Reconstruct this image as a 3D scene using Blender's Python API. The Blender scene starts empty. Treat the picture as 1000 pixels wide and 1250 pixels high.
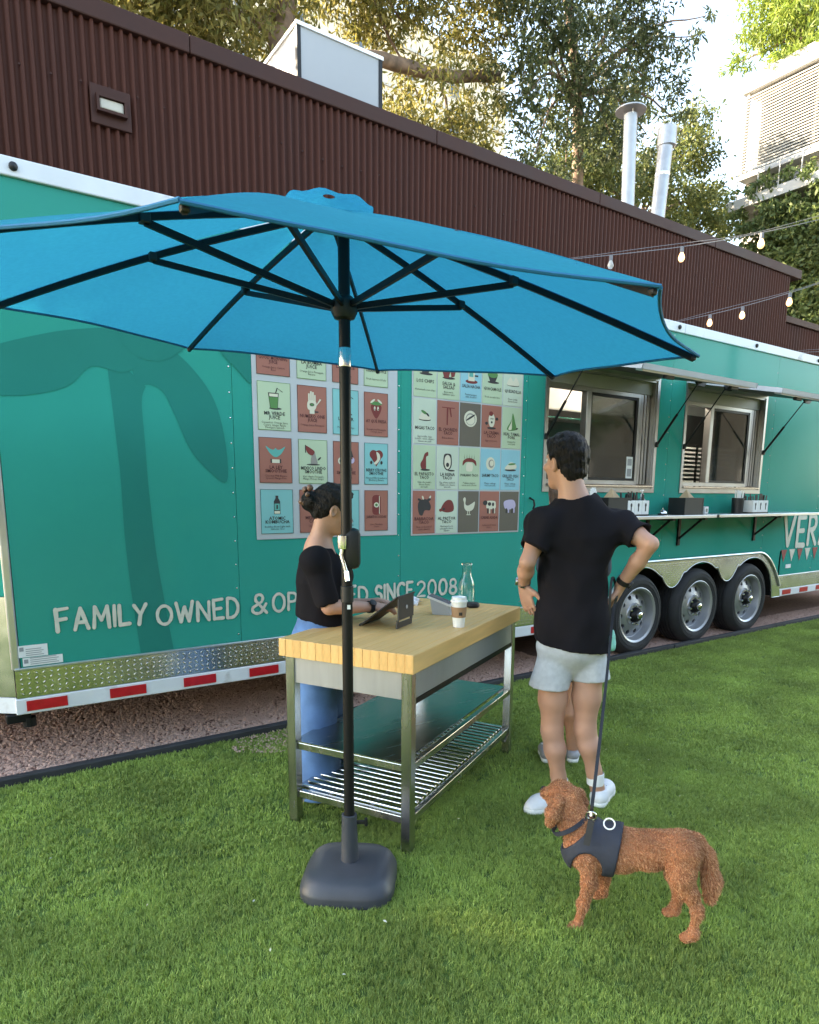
import bpy, bmesh, math, random
import numpy as np
from mathutils import Vector, Matrix
random.seed(7); rng = np.random.default_rng(7)
scene = bpy.context.scene
COL = scene.collection

# ------------------------------------------------------------------ camera
FPX, CX, CY, CAMH = 815.0, 500.0, 745.0, 1.55          # solved from the photograph's vanishing points (1000 x 1250 px)
def _d(px, py):
    v = np.array([px - CX, -(py - CY), -FPX]); return v / np.linalg.norm(v)
_Z = -_d(470, 5400); _X = _d(1704, 612); _X = _X - _Z * (_X @ _Z); _X /= np.linalg.norm(_X); _Y = np.cross(_Z, _X)
RC = np.array([_X, _Y, _Z])                             # camera -> world
CAM = np.array([0, 0, CAMH])
def ray(px, py): return RC @ _d(px, py)
def onz(px, py, z=0.0): r = ray(px, py); return CAM + r * ((z - CAMH) / r[2])
def ony(px, py, y): r = ray(px, py); return CAM + r * (y / r[1])
def onx(px, py, x): r = ray(px, py); return CAM + r * (x / r[0])
class Upright:
    """turns a pixel into a point on the upright plane through a thing's footing (g metres further away)"""
    def __init__(s, x, y):
        s.b = np.array([x, y, 0.0]); s.g = np.array([x, y, 0.0]) / math.hypot(x, y); s.e = np.array([s.g[1], -s.g[0], 0.0])
    def __call__(s, px, py, g=0.0):
        r = ray(px, py); return CAM + r * ((s.g @ s.b + g) / (s.g @ r))
cam_data = bpy.data.cameras.new('camera'); cam = bpy.data.objects.new('camera', cam_data); COL.objects.link(cam)
cam_data.sensor_fit = 'HORIZONTAL'; cam_data.sensor_width = 36.0; cam_data.lens = 36.0 * FPX / 1000.0
cam_data.shift_y = (CY - 625.0) / 1000.0; cam_data.clip_start = 0.05; cam_data.clip_end = 900.0
M = Matrix([list(RC[i]) + [CAM[i]] for i in range(3)] + [[0, 0, 0, 1]]); cam.matrix_world = M
scene.camera = cam

# ------------------------------------------------------------------ light
SUN = Vector((-0.62, 0.66, 0.42)).normalized()          # towards the sun: from the left and a little behind the building
SUN_EL = math.asin(SUN.z); SUN_AZ = math.atan2(SUN.x, SUN.y)
world = bpy.data.worlds.new('World'); scene.world = world; world.use_nodes = True
wn = world.node_tree.nodes; wl = world.node_tree.links
sky = wn.new('ShaderNodeTexSky'); sky.sky_type = 'NISHITA'; sky.sun_disc = False
sky.sun_elevation = SUN_EL; sky.sun_rotation = SUN_AZ; sky.air_density = 1.0; sky.dust_density = .6; sky.ozone_density = 1.5
bg = wn['Background']; bg.inputs['Strength'].default_value = 0.15; wl.new(sky.outputs[0], bg.inputs['Color'])
sd = bpy.data.lights.new('sun', 'SUN'); sd.energy = 4.0; sd.angle = math.radians(0.6); sd.color = (1.0, 0.93, 0.82)
so = bpy.data.objects.new('sun', sd); COL.objects.link(so); so.rotation_euler = SUN.to_track_quat('Z', 'Y').to_euler()
so.location = (-20, 15, 25)
scene.view_settings.view_transform = 'Standard'; scene.view_settings.look = 'None'
scene.view_settings.exposure = 3.0; scene.view_settings.gamma = 1.0; scene.view_settings.use_curve_mapping = False
scene.view_settings.use_white_balance = True; scene.view_settings.white_balance_temperature = 8600; scene.view_settings.white_balance_tint = 12
scene.cycles.max_bounces = 8; scene.cycles.transparent_max_bounces = 12; scene.cycles.use_denoising = True
scene.cycles.caustics_reflective = False; scene.cycles.caustics_refractive = False; scene.cycles.sample_clamp_indirect = 6.0

# ------------------------------------------------------------------ materials
def srgb(r, g, b):
    f = lambda c: (c / 255) / 12.92 if c <= 10 else (((c / 255) + 0.055) / 1.055) ** 2.4
    return (f(r), f(g), f(b))
MATS = {}
def mat(name, color=(.5, .5, .5), rough=.5, metal=0.0, var=None, bump=None, spec=None, trans=0.0, island=None, coat=0.0, emit=None,
        transmission=0.0, ior=None, alpha=None, stretch=None, dirt=None, world=False, objrand=None):
    """var=(scale, amount) mottles the colour, bump=(scale, strength) roughens it, island=(colour a, colour b) varies piece by piece"""
    if name in MATS: return MATS[name]
    m = bpy.data.materials.new(name); m.use_nodes = True; nt = m.node_tree; N = nt.nodes; L = nt.links
    p = N['Principled BSDF']; out = N['Material Output']
    p.inputs['Base Color'].default_value = (*color, 1); p.inputs['Roughness'].default_value = rough; p.inputs['Metallic'].default_value = metal
    if spec is not None: p.inputs['Specular IOR Level'].default_value = spec
    if coat: p.inputs['Coat Weight'].default_value = coat; p.inputs['Coat Roughness'].default_value = .06
    if transmission: p.inputs['Transmission Weight'].default_value = transmission
    if ior: p.inputs['IOR'].default_value = ior
    if alpha is not None: p.inputs['Alpha'].default_value = alpha
    if emit: p.inputs['Emission Color'].default_value = (*emit[0], 1); p.inputs['Emission Strength'].default_value = emit[1]
    tc = N.new('ShaderNodeTexCoord'); co = tc.outputs['Object']
    if world: co = N.new('ShaderNodeNewGeometry').outputs['Position']
    if stretch:
        mp = N.new('ShaderNodeMapping'); mp.inputs['Scale'].default_value = stretch; L.new(co, mp.inputs['Vector']); co = mp.outputs[0]
    src = None
    if island:
        g = N.new('ShaderNodeNewGeometry'); mx = N.new('ShaderNodeMix'); mx.data_type = 'RGBA'
        mx.inputs[6].default_value = (*island[0], 1); mx.inputs[7].default_value = (*island[1], 1)
        L.new(g.outputs['Random Per Island'], mx.inputs[0]); src = mx.outputs[2]
    if objrand:
        oi = N.new('ShaderNodeObjectInfo'); mx = N.new('ShaderNodeMix'); mx.data_type = 'RGBA'; mx.inputs[6].default_value = (*objrand[0], 1); mx.inputs[7].default_value = (*objrand[1], 1)
        L.new(oi.outputs['Random'], mx.inputs[0]); src = mx.outputs[2]
    if var:
        nz = N.new('ShaderNodeTexNoise'); nz.inputs['Scale'].default_value = var[0]; nz.inputs['Detail'].default_value = 6; L.new(co, nz.inputs['Vector'])
        mr = N.new('ShaderNodeMapRange'); mr.inputs[1].default_value = .3; mr.inputs[2].default_value = .7
        mr.inputs[3].default_value = 1 - var[1]; mr.inputs[4].default_value = 1 + var[1]; L.new(nz.outputs[0], mr.inputs[0])
        hs = N.new('ShaderNodeHueSaturation'); L.new(mr.outputs[0], hs.inputs['Value'])
        if src: L.new(src, hs.inputs['Color'])
        else: hs.inputs['Color'].default_value = (*color, 1)
        src = hs.outputs[0]
        r2 = N.new('ShaderNodeMapRange'); r2.inputs[3].default_value = max(.02, rough - .08); r2.inputs[4].default_value = min(1, rough + .1)
        L.new(nz.outputs[0], r2.inputs[0]); L.new(r2.outputs[0], p.inputs['Roughness'])
    if dirt:                                              # (colour, scale, threshold): stains with a shape of their own
        nd = N.new('ShaderNodeTexNoise'); nd.inputs['Scale'].default_value = dirt[1]; nd.inputs['Detail'].default_value = 8; L.new(tc.outputs['Object'], nd.inputs['Vector'])
        rm = N.new('ShaderNodeMapRange'); rm.inputs[1].default_value = dirt[2]; rm.inputs[2].default_value = dirt[2] + .12; rm.inputs[4].default_value = .7
        L.new(nd.outputs[0], rm.inputs[0]); mx = N.new('ShaderNodeMix'); mx.data_type = 'RGBA'
        L.new(rm.outputs[0], mx.inputs[0]); mx.inputs[7].default_value = (*dirt[0], 1)
        if src: L.new(src, mx.inputs[6])
        else: mx.inputs[6].default_value = (*color, 1)
        src = mx.outputs[2]
    if src: L.new(src, p.inputs['Base Color'])
    if bump:
        nb = N.new('ShaderNodeTexNoise'); nb.inputs['Scale'].default_value = bump[0]; nb.inputs['Detail'].default_value = 5; L.new(co, nb.inputs['Vector'])
        b = N.new('ShaderNodeBump'); b.inputs['Strength'].default_value = bump[1]; b.inputs['Distance'].default_value = .01
        L.new(nb.outputs[0], b.inputs['Height']); L.new(b.outputs[0], p.inputs['Normal'])
    if trans:                                             # light coming through leaves and cloth
        t = N.new('ShaderNodeBsdfTranslucent'); ms = N.new('ShaderNodeMixShader'); ms.inputs[0].default_value = trans
        if src: L.new(src, t.inputs['Color'])
        else: t.inputs['Color'].default_value = (*color, 1)
        L.new(p.outputs[0], ms.inputs[1]); L.new(t.outputs[0], ms.inputs[2]); L.new(ms.outputs[0], out.inputs['Surface'])
    MATS[name] = m; return m

TEAL = (.002, .30, .235)
mat('teal_paint', TEAL, .14, var=(.9, .05), bump=(1.1, .02), spec=.07)
mat('teal_dark_paint', (.004, .205, .165), .16, var=(1.5, .05), spec=.07)
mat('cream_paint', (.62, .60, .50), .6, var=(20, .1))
mat('aluminium', (.62, .63, .64), .32, .85, var=(6, .08), bump=(40, .02))
mat('bright_metal', (.72, .72, .72), .18, 1.0, var=(8, .06))
mat('diamond_metal', (.70, .70, .66), .22, 1.0, var=(10, .08))
mat('stainless', (.50, .51, .51), .24, 1.0, var=(3, .06), bump=(60, .015), stretch=(1, 8, 1))
mat('brushed', (.36, .37, .39), .40, .6, var=(5, .05), bump=(60, .02), stretch=(8, 8, 1))
mat('white_paint', (.80, .80, .79), .45, var=(4, .04))
mat('trim_white', (.72, .73, .74), .4, var=(5, .06), dirt=((.25, .2, .17), 5, .62))
mat('red_reflector', (.55, .012, .02), .3, var=(30, .1))
mat('rubber', (.022, .022, .023), .75, var=(14, .25), bump=(90, .25))
mat('rim_grey', (.38, .38, .39), .35, .6, var=(8, .12))
mat('black_metal', (.008, .008, .009), .42, .0, var=(10, .15), spec=.25)
mat('black_plastic', (.009, .009, .010), .5, var=(12, .2))
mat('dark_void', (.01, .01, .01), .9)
mat('brown_steel', (.058, .0150, .0080), .62, .0, spec=.2, var=(.8, .14), bump=(3, .05), stretch=(2, 2, .3))
mat('brown_trim', (.042, .0135, .0085), .6, .0, spec=.25, var=(1.5, .15))
mat('glass', (.9, .95, .95), .02, transmission=1.0, ior=1.45)
mat('tint_glass', (.10, .115, .115), .05, transmission=.72, ior=1.5, bump=(3, .03))
mat('window_metal', (.40, .40, .40), .34, .9, var=(6, .08))
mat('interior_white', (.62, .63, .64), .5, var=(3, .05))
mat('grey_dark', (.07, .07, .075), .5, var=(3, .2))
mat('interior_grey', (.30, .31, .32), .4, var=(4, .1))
mat('canopy', (.0, .32, .46), .9, var=(60, .05), bump=(400, .06), trans=.50, spec=.04)
mat('canopy_edge', (.004, .20, .38), .8, trans=.3)
mat('bamboo', (.76, .44, .165), .38, var=(3.5, .10), bump=(14, .02), stretch=(1, 26, 9), dirt=((.52, .29, .11), 1.6, .62), objrand=((.71, .40, .145), (.80, .47, .185)))
mat('asphalt_ground', (.10, .095, .09), .95, var=(2, .2))
mat('soil', (.28, .15, .115), .95, var=(40, .3), bump=(120, .3))
mat('turf_base', (.095, .160, .030), .95, var=(9, .3), bump=(200, .6))
mat('kerb_black', (.028, .029, .031), .7, var=(9, .25), bump=(40, .1))
mat('skin', (.52, .27, .19), .5, var=(9, .07), bump=(120, .04))
mat('skin_warm', (.48, .235, .155), .5, var=(9, .07), bump=(120, .04))
mat('hair_black', (.007, .0055, .0055), .5, var=(30, .4), bump=(230, .9), stretch=(1, 1, .3), spec=.25)
mat('hair_brown', (.06, .03, .02), .5, var=(30, .4), bump=(120, .5))
mat('black_cotton', (.0115, .0100, .0130), .9, var=(8, .2), bump=(16, .22), spec=.15, stretch=(1, 1, .35))
mat('grey_sweat', (.50, .51, .53), .9, var=(40, .10), bump=(14, .12))
mat('white_sock', (.78, .78, .78), .9, bump=(120, .2))
mat('white_shoe', (.70, .71, .72), .55, var=(14, .10), bump=(60, .1))
mat('sole', (.75, .75, .72), .6, var=(10, .1))
mat('denim', (.085, .20, .42), .85, var=(7, .30), bump=(20, .15))
mat('fur', (.36, .135, .06), .8, var=(11, .35), bump=(70, .5))
mat('navy', (.022, .027, .042), .75, var=(30, .2), bump=(300, .2))
mat('paper_white', (.78, .78, .76), .6, var=(6, .03))

# ------------------------------------------------------------------ mesh helpers
class MB:
    """collects shapes; build() links them as one mesh object"""
    def __init__(s): s.v = []; s.f = []; s.m = []; s.mi = 0
    def add(s, verts, faces):
        o = len(s.v); s.v.extend([tuple(map(float, p)) for p in verts]); s.f.extend([tuple(o + i for i in f) for f in faces]); s.m.extend([s.mi] * len(faces)); return s
    def box(s, c, size, rot=None, bev=0.0):
        c = Vector(c); hx, hy, hz = [a / 2 for a in size]
        if bev > 0:
            bm = bmesh.new(); bmesh.ops.create_cube(bm, size=1); bmesh.ops.scale(bm, vec=size, verts=bm.verts)
            bmesh.ops.bevel(bm, geom=list(bm.edges), offset=min(bev, min(size) * .45), segments=2, profile=.5, affect='EDGES')
            bm.verts.index_update(); vs = [v.co.copy() for v in bm.verts]; fs = [[v.index for v in f.verts] for f in bm.faces]; bm.free()
        else:
            vs = [Vector((x, y, z)) for x in (-hx, hx) for y in (-hy, hy) for z in (-hz, hz)]
            fs = [(0, 1, 3, 2), (4, 6, 7, 5), (0, 4, 5, 1), (2, 3, 7, 6), (0, 2, 6, 4), (1, 5, 7, 3)]
        if rot is not None: vs = [rot @ v for v in vs]
        return s.add([v + c for v in vs], fs)
    def span(s, x0, x1, y0, y1, z0, z1, bev=0.0):
        return s.box(((x0 + x1) / 2, (y0 + y1) / 2, (z0 + z1) / 2), (abs(x1 - x0), abs(y1 - y0), abs(z1 - z0)), None, bev)
    def bar(s, a, b, w, h=None, up=(0, 0, 1), bev=0.0):
        a = Vector(a); b = Vector(b); d = b - a; L = d.length; x = d / L; u = Vector(up)
        if abs(x.dot(u)) > .98: u = Vector((0, 1, 0))
        y = u.cross(x).normalized(); z = x.cross(y)
        R = Matrix((x, y, z)).transposed()
        return s.box((a + b) / 2, (L, w, h or w), R, bev)
    def tube(s, pts, r, n=8, caps=True):
        pts = [Vector(p) for p in pts]; rs = list(r) if hasattr(r, '__len__') else [r] * len(pts)
        up = Vector((0, 0, 1)); rings = []; prev = None
        for i, p in enumerate(pts):
            t = ((pts[min(i + 1, len(pts) - 1)] - pts[max(i - 1, 0)])).normalized()
            if prev is None:
                u = up if abs(t.dot(up)) < .95 else Vector((1, 0, 0)); a = t.cross(u).normalized()
            else: a = (prev - t * prev.dot(t)).normalized()
            prev = a; b = t.cross(a)
            rings.append([p + (a * math.cos(2 * math.pi * k / n) + b * math.sin(2 * math.pi * k / n)) * rs[i] for k in range(n)])
        vs = [v for q in rings for v in q]; fs = []
        for i in range(len(pts) - 1):
            for k in range(n): fs.append((i * n + k, i * n + (k + 1) % n, (i + 1) * n + (k + 1) % n, (i + 1) * n + k))
        if caps: fs.append(tuple(reversed(range(n)))); fs.append(tuple((len(pts) - 1) * n + k for k in range(n)))
        return s.add(vs, fs)
    def lathe(s, prof, c=(0, 0, 0), axis=(0, 0, 1), n=24, close=False):
        ax = Vector(axis).normalized(); u = Vector((1, 0, 0)) if abs(ax.x) < .9 else Vector((0, 0, 1)); a = ax.cross(u).normalized(); b = ax.cross(a); c = Vector(c)
        vs = []; fs = []; m = len(prof)
        for (r, h) in prof:
            for k in range(n):
                t = 2 * math.pi * k / n; vs.append(c + ax * h + (a * math.cos(t) + b * math.sin(t)) * max(r, 1e-5))
        for i in range(m if close else m - 1):
            for k in range(n):
                j = (i + 1) % m; fs.append((i * n + k, i * n + (k + 1) % n, j * n + (k + 1) % n, j * n + k))
        return s.add(vs, fs)
    def prism(s, poly, org, u, v, t0, t1):
        """polygon in the u,v plane pushed from t0 to t1 along u x v"""
        org = Vector(org); u = Vector(u); v = Vector(v); w = u.cross(v); n = len(poly)
        vs = [org + u * p[0] + v * p[1] + w * t0 for p in poly] + [org + u * p[0] + v * p[1] + w * t1 for p in poly]
        fs = [tuple(reversed(range(n))), tuple(range(n, 2 * n))] + [(k, (k + 1) % n, n + (k + 1) % n, n + k) for k in range(n)]
        return s.add(vs, fs)
    def build(s, name, material, parent=None, smooth=False, loc=None):
        me = bpy.data.meshes.new(name); me.from_pydata(s.v, [], s.f)
        for m in (material if isinstance(material, (list, tuple)) else [material]): me.materials.append(MATS[m] if isinstance(m, str) else m)
        if any(s.m): me.polygons.foreach_set('material_index', s.m)
        if smooth:
            bm = bmesh.new(); bm.from_mesh(me); bmesh.ops.recalc_face_normals(bm, faces=bm.faces); bm.to_mesh(me); bm.free()
            me.shade_smooth()
            if smooth != 'all':
                try: me.set_sharp_from_angle(angle=math.radians(38))
                except Exception: pass
        else:
            bm = bmesh.new(); bm.from_mesh(me); bmesh.ops.recalc_face_normals(bm, faces=bm.faces); bm.to_mesh(me); bm.free()
        return link(name, me, parent)
def link(name, me, parent=None):
    o = bpy.data.objects.new(name, me); COL.objects.link(o)
    if parent is not None:
        o.parent = parent; o.matrix_parent_inverse = parent_inv(parent)
    return o
def parent_inv(p):
    m = Matrix.Identity(4); q = p
    while q is not None:
        m = (Matrix.LocRotScale(q.location, q.rotation_euler, q.scale) if q.parent is None else q.matrix_parent_inverse @ Matrix.LocRotScale(q.location, q.rotation_euler, q.scale)) @ m; q = q.parent
    return m.inverted()
def thing(name, label, cat, loc=(0, 0, 0), group=None):
    o = bpy.data.objects.new(name, None); o.empty_display_size = .1; COL.objects.link(o); o.location = loc
    return tag(o, label, cat, group)
def tag(o, label, cat, group=None):
    o['label'] = label; o['category'] = cat
    if group: o['group'] = group
    return o
def structure(o): o['kind'] = 'structure'; return o
def stuff(o): o['kind'] = 'stuff'; return o
def np_mesh(name, V, F, material, parent=None, smooth=False):
    """fast mesh from arrays: F is (n,3) or (n,4)"""
    V = np.asarray(V, np.float32); F = np.asarray(F, np.int32); k = F.shape[1]
    me = bpy.data.meshes.new(name); me.vertices.add(len(V)); me.vertices.foreach_set('co', V.ravel())
    me.loops.add(F.size); me.loops.foreach_set('vertex_index', F.ravel())
    me.polygons.add(len(F)); me.polygons.foreach_set('loop_start', np.arange(0, F.size, k, dtype=np.int32)); me.polygons.foreach_set('loop_total', np.full(len(F), k, np.int32))
    me.update(calc_edges=True); me.validate()
    for m in (material if isinstance(material, (list, tuple)) else [material]): me.materials.append(MATS[m] if isinstance(m, str) else m)
    if smooth: me.shade_smooth()
    return link(name, me, parent)
def text_geom(txt, size, offset=0.0, align='CENTER', res=1, spacing=1.0, lines=1.0):
    cu = bpy.data.curves.new('t', 'FONT'); cu.body = txt; cu.size = size; cu.align_x = align; cu.offset = offset; cu.resolution_u = res
    cu.space_character = spacing; cu.space_line = lines
    o = bpy.data.objects.new('t', cu); COL.objects.link(o); bpy.context.view_layer.update()
    me = o.to_mesh(); v = [tuple(p.co) for p in me.vertices]; f = [tuple(q.vertices) for q in me.polygons]; o.to_mesh_clear()
    bpy.data.objects.remove(o); bpy.data.curves.remove(cu); return v, f
def catmull(pts, n=8, closed=False):
    P = [np.array(p, float) for p in pts]; out = []
    m = len(P); rng_ = range(m) if closed else range(m - 1)
    for i in rng_:
        p0 = P[(i - 1) % m] if closed or i > 0 else P[0]; p1 = P[i]; p2 = P[(i + 1) % m]; p3 = P[(i + 2) % m] if closed or i + 2 < m else P[-1]
        for k in range(n):
            t = k / n; out.append(.5 * ((2 * p1) + (-p0 + p2) * t + (2 * p0 - 5 * p1 + 4 * p2 - p3) * t * t + (-p0 + 3 * p1 - 3 * p2 + p3) * t ** 3))
    if not closed: out.append(P[-1])
    return [tuple(q) for q in out]

# ------------------------------------------------------------------ smooth bodies: distance fields and surface nets
class SDF:
    def __init__(s, lo, hi, h):
        s.lo = np.array(lo, float); s.h = h; s.n = np.ceil((np.array(hi) - s.lo) / h).astype(int) + 1
        s.ax = [(s.lo[i] + h * np.arange(s.n[i])).astype(np.float32) for i in range(3)]; s.d = np.full(s.n, .4, np.float32)
    def _sl(s, lo, hi):
        a = np.clip(np.floor((np.array(lo) - s.lo) / s.h).astype(int), 0, s.n); b = np.clip(np.ceil((np.array(hi) - s.lo) / s.h).astype(int) + 1, 0, s.n)
        sl = tuple(slice(a[i], b[i]) for i in range(3))
        return sl, s.ax[0][sl[0]][:, None, None], s.ax[1][sl[1]][None, :, None], s.ax[2][sl[2]][None, None, :]
    def _mix(s, sl, d, k, sub):
        a = s.d[sl]
        if sub:
            d = -d; hh = np.maximum(k - np.abs(a - d), 0) / k if k else 0; s.d[sl] = np.maximum(a, d) + (hh * hh * k * .25 if k else 0)
        else:
            hh = np.maximum(k - np.abs(a - d), 0) / k if k else 0; s.d[sl] = np.minimum(a, d) - (hh * hh * k * .25 if k else 0)
    def cone(s, a, b, ra, rb, k=.02, n=None, sq=1.0, sub=False):
        a = np.array(a, float); b = np.array(b, float); R = max(ra, rb) + max(2 * k, 4 * s.h)
        sl, X, Y, Z = s._sl(np.minimum(a, b) - R, np.maximum(a, b) + R)
        if min(x.size for x in (X, Y, Z)) == 0: return s
        ba = b - a; L = max(ba @ ba, 1e-9); px, py, pz = X - a[0], Y - a[1], Z - a[2]
        t = np.clip((px * ba[0] + py * ba[1] + pz * ba[2]) / L, 0, 1); qx, qy, qz = px - t * ba[0], py - t * ba[1], pz - t * ba[2]
        if n is not None:
            c = (qx * n[0] + qy * n[1] + qz * n[2]) * (sq - 1); qx = qx + c * n[0]; qy = qy + c * n[1]; qz = qz + c * n[2]
        s._mix(sl, (np.sqrt(qx * qx + qy * qy + qz * qz) - (ra + (rb - ra) * t)).astype(np.float32), k, sub); return s
    def chain(s, pts, rs, k=.02, **kw):
        for i in range(len(pts) - 1): s.cone(pts[i], pts[i + 1], rs[i], rs[i + 1], k, **kw)
        return s
    def ell(s, c, r, axes=None, k=.02, sub=False):
        """axes: three unit vectors the radii belong to"""
        c = np.array(c, float); r = np.array(r, float); A = np.eye(3) if axes is None else np.array(axes, float)
        R = max(r) + max(2 * k, 4 * s.h); sl, X, Y, Z = s._sl(c - R, c + R)
        if min(x.size for x in (X, Y, Z)) == 0: return s
        px, py, pz = X - c[0], Y - c[1], Z - c[2]; q = [px * A[i, 0] + py * A[i, 1] + pz * A[i, 2] for i in range(3)]
        k0 = np.sqrt(sum((q[i] / r[i]) ** 2 for i in range(3))); k1 = np.sqrt(sum((q[i] / r[i] ** 2) ** 2 for i in range(3))) + 1e-6
        s._mix(sl, (k0 * (k0 - 1) / k1).astype(np.float32), k, sub); return s
    def plane(s, p, n, k=.0, near=None):
        """cut away the side n points to (only within near=(centre, radius))"""
        p = np.array(p, float); n = np.array(n, float); n = n / np.linalg.norm(n)
        lo, hi = (s.lo, s.lo + s.h * s.n) if near is None else (np.array(near[0]) - near[1], np.array(near[0]) + near[1])
        sl, X, Y, Z = s._sl(lo, hi); d = ((X - p[0]) * n[0] + (Y - p[1]) * n[1] + (Z - p[2]) * n[2]).astype(np.float32)
        if near is not None:
            c = near[0]; out = np.sqrt((X - c[0]) ** 2 + (Y - c[1]) ** 2 + (Z - c[2]) ** 2) > near[1]; d = np.where(out, -9, d)
        a = s.d[sl]; s.d[sl] = np.maximum(a, d) if not k else np.maximum(a, d) + (np.maximum(k - np.abs(a - d), 0) / k) ** 2 * k * .25; return s
    def ripple(s, amp, fx, seed=0, n=6):
        r = np.random.default_rng(seed); X, Y, Z = s.ax[0][:, None, None], s.ax[1][None, :, None], s.ax[2][None, None, :]
        for i in range(n):
            v = r.normal(size=3) * np.array(fx); s.d += (amp / n ** .5 * np.sin(X * v[0] + Y * v[1] + Z * v[2] + r.uniform(0, 6.28))).astype(np.float32)
        return s
    def shell(s, t): s.d = np.maximum(s.d, -(s.d + t)); return s
    def mesh(s, name, material, parent=None, smooth_iter=2):
        D = s.d; nx, ny, nz = D.shape; neg = D < 0; cnt = np.zeros((nx - 1, ny - 1, nz - 1), np.int8)
        for i in (0, 1):
            for j in (0, 1):
                for k in (0, 1): cnt += neg[i:nx - 1 + i, j:ny - 1 + j, k:nz - 1 + k]
        cells = np.argwhere((cnt > 0) & (cnt < 8)); idx = np.full(cnt.shape, -1, np.int32); idx[tuple(cells.T)] = np.arange(len(cells))
        acc = np.zeros((len(cells), 3)); num = np.zeros(len(cells))
        cor = [(i, j, k) for i in (0, 1) for j in (0, 1) for k in (0, 1)]
        for a in cor:
            for ax in range(3):
                if a[ax]: continue
                b = list(a); b[ax] = 1
                da = D[tuple((cells + a).T)]; db = D[tuple((cells + b).T)]; cr = (da < 0) != (db < 0)
                t = np.where(cr, da / np.where(cr, da - db, 1), 0); p = np.tile(np.array(a, float), (len(cells), 1)); p[:, ax] += t
                acc[cr] += p[cr]; num[cr] += 1
        V = s.lo + s.h * (cells + acc / num[:, None]); F = []
        for ax in range(3):
            u, w = (ax + 1) % 3, (ax + 2) % 3
            sa = [slice(None)] * 3; sb = [slice(None)] * 3; sa[ax] = slice(0, -1); sb[ax] = slice(1, None)
            cr = neg[tuple(sa)] != neg[tuple(sb)]; E_ = np.argwhere(cr)
            E_ = E_[(E_[:, u] > 0) & (E_[:, w] > 0) & (E_[:, u] < D.shape[u] - 1) & (E_[:, w] < D.shape[w] - 1)]
            flip = neg[tuple(E_.T)]; q = []
            for (du, dw) in ((-1, -1), (0, -1), (0, 0), (-1, 0)):
                c = E_.copy(); c[:, u] += du; c[:, w] += dw; q.append(idx[tuple(c.T)])
            q = np.stack(q, 1); q[~flip] = q[~flip][:, ::-1]; F.append(q)
        F = np.concatenate(F); F = F[(F >= 0).all(1)]
        for _ in range(smooth_iter):
            S = np.zeros_like(V); C = np.zeros(len(V))
            for a, b in ((0, 1), (1, 2), (2, 3), (3, 0)):
                np.add.at(S, F[:, a], V[F[:, b]]); np.add.at(C, F[:, a], 1); np.add.at(S, F[:, b], V[F[:, a]]); np.add.at(C, F[:, b], 1)
            V = V * .5 + .5 * S / np.maximum(C, 1)[:, None]
        s.V, s.F = V, F
        return np_mesh(name, V, F, material, parent, smooth=True)

# ================================================================== THE SETTING
def sheet(name, x0, x1, y0, y1, z, material):
    return structure(MB().add([(x0, y0, z), (x1, y0, z), (x1, y1, z), (x0, y1, z)], [(0, 1, 2, 3)]).build(name, material))
sheet('ground', -300, 300, -300, 300, -.03, 'asphalt_ground')
turf = sheet('lawn', -6, 14, -5, 3.95, 0.0, 'turf_base')
gravel_bed = sheet('gravel_bed', -6, 16, 4.0, 7.45, -.012, 'soil')

def scatter(name, regions, proto_objs, density, smin, smax, tilt, seed, material, parent=None, zoff=0.0):
    """one stuff object: points on a sheet, small meshes instanced on them"""
    mb = MB()
    for poly in regions: mb.add([(x, y, zoff) for (x, y) in poly], [tuple(range(len(poly)))])
    o = mb.build(name, material); stuff(o)
    ng = bpy.data.node_groups.new(name + '_nodes', 'GeometryNodeTree')
    ng.interface.new_socket('Geometry', in_out='INPUT', socket_type='NodeSocketGeometry'); ng.interface.new_socket('Geometry', in_out='OUTPUT', socket_type='NodeSocketGeometry')
    N, L = ng.nodes, ng.links; gi = N.new('NodeGroupInput'); go = N.new('NodeGroupOutput')
    dp = N.new('GeometryNodeDistributePointsOnFaces'); dp.inputs['Density'].default_value = density; dp.inputs['Seed'].default_value = seed
    L.new(gi.outputs[0], dp.inputs['Mesh'])
    jn = N.new('GeometryNodeGeometryToInstance')
    for p in proto_objs:
        oi = N.new('GeometryNodeObjectInfo'); oi.inputs['Object'].default_value = p; oi.inputs['As Instance'].default_value = True
        L.new(oi.outputs['Geometry'], jn.inputs[0])
    ip = N.new('GeometryNodeInstanceOnPoints'); ip.inputs['Pick Instance'].default_value = True; L.new(dp.outputs['Points'], ip.inputs['Points'])
    jg = N.new('GeometryNodeJoinGeometry')
    for p in [n for n in N if n.bl_idname == 'GeometryNodeObjectInfo']: L.new(p.outputs['Geometry'], jg.inputs[0])
    N.remove(jn); L.new(jg.outputs[0], ip.inputs['Instance'])
    rv = N.new('FunctionNodeRandomValue'); rv.data_type = 'FLOAT_VECTOR'; rv.inputs[0].default_value = (-tilt, -tilt, 0); rv.inputs[1].default_value = (tilt, tilt, 6.283)
    L.new(rv.outputs[0], ip.inputs['Rotation'])
    rs = N.new('FunctionNodeRandomValue'); rs.data_type = 'FLOAT'; rs.inputs[2].default_value = smin; rs.inputs[3].default_value = smax; rs.inputs['Seed'].default_value = 5
    L.new(rs.outputs[1], ip.inputs['Scale'])
    L.new(ip.outputs[0], go.inputs[0])
    md = o.modifiers.new('scatter', 'NODES'); md.node_group = ng; return o

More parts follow.
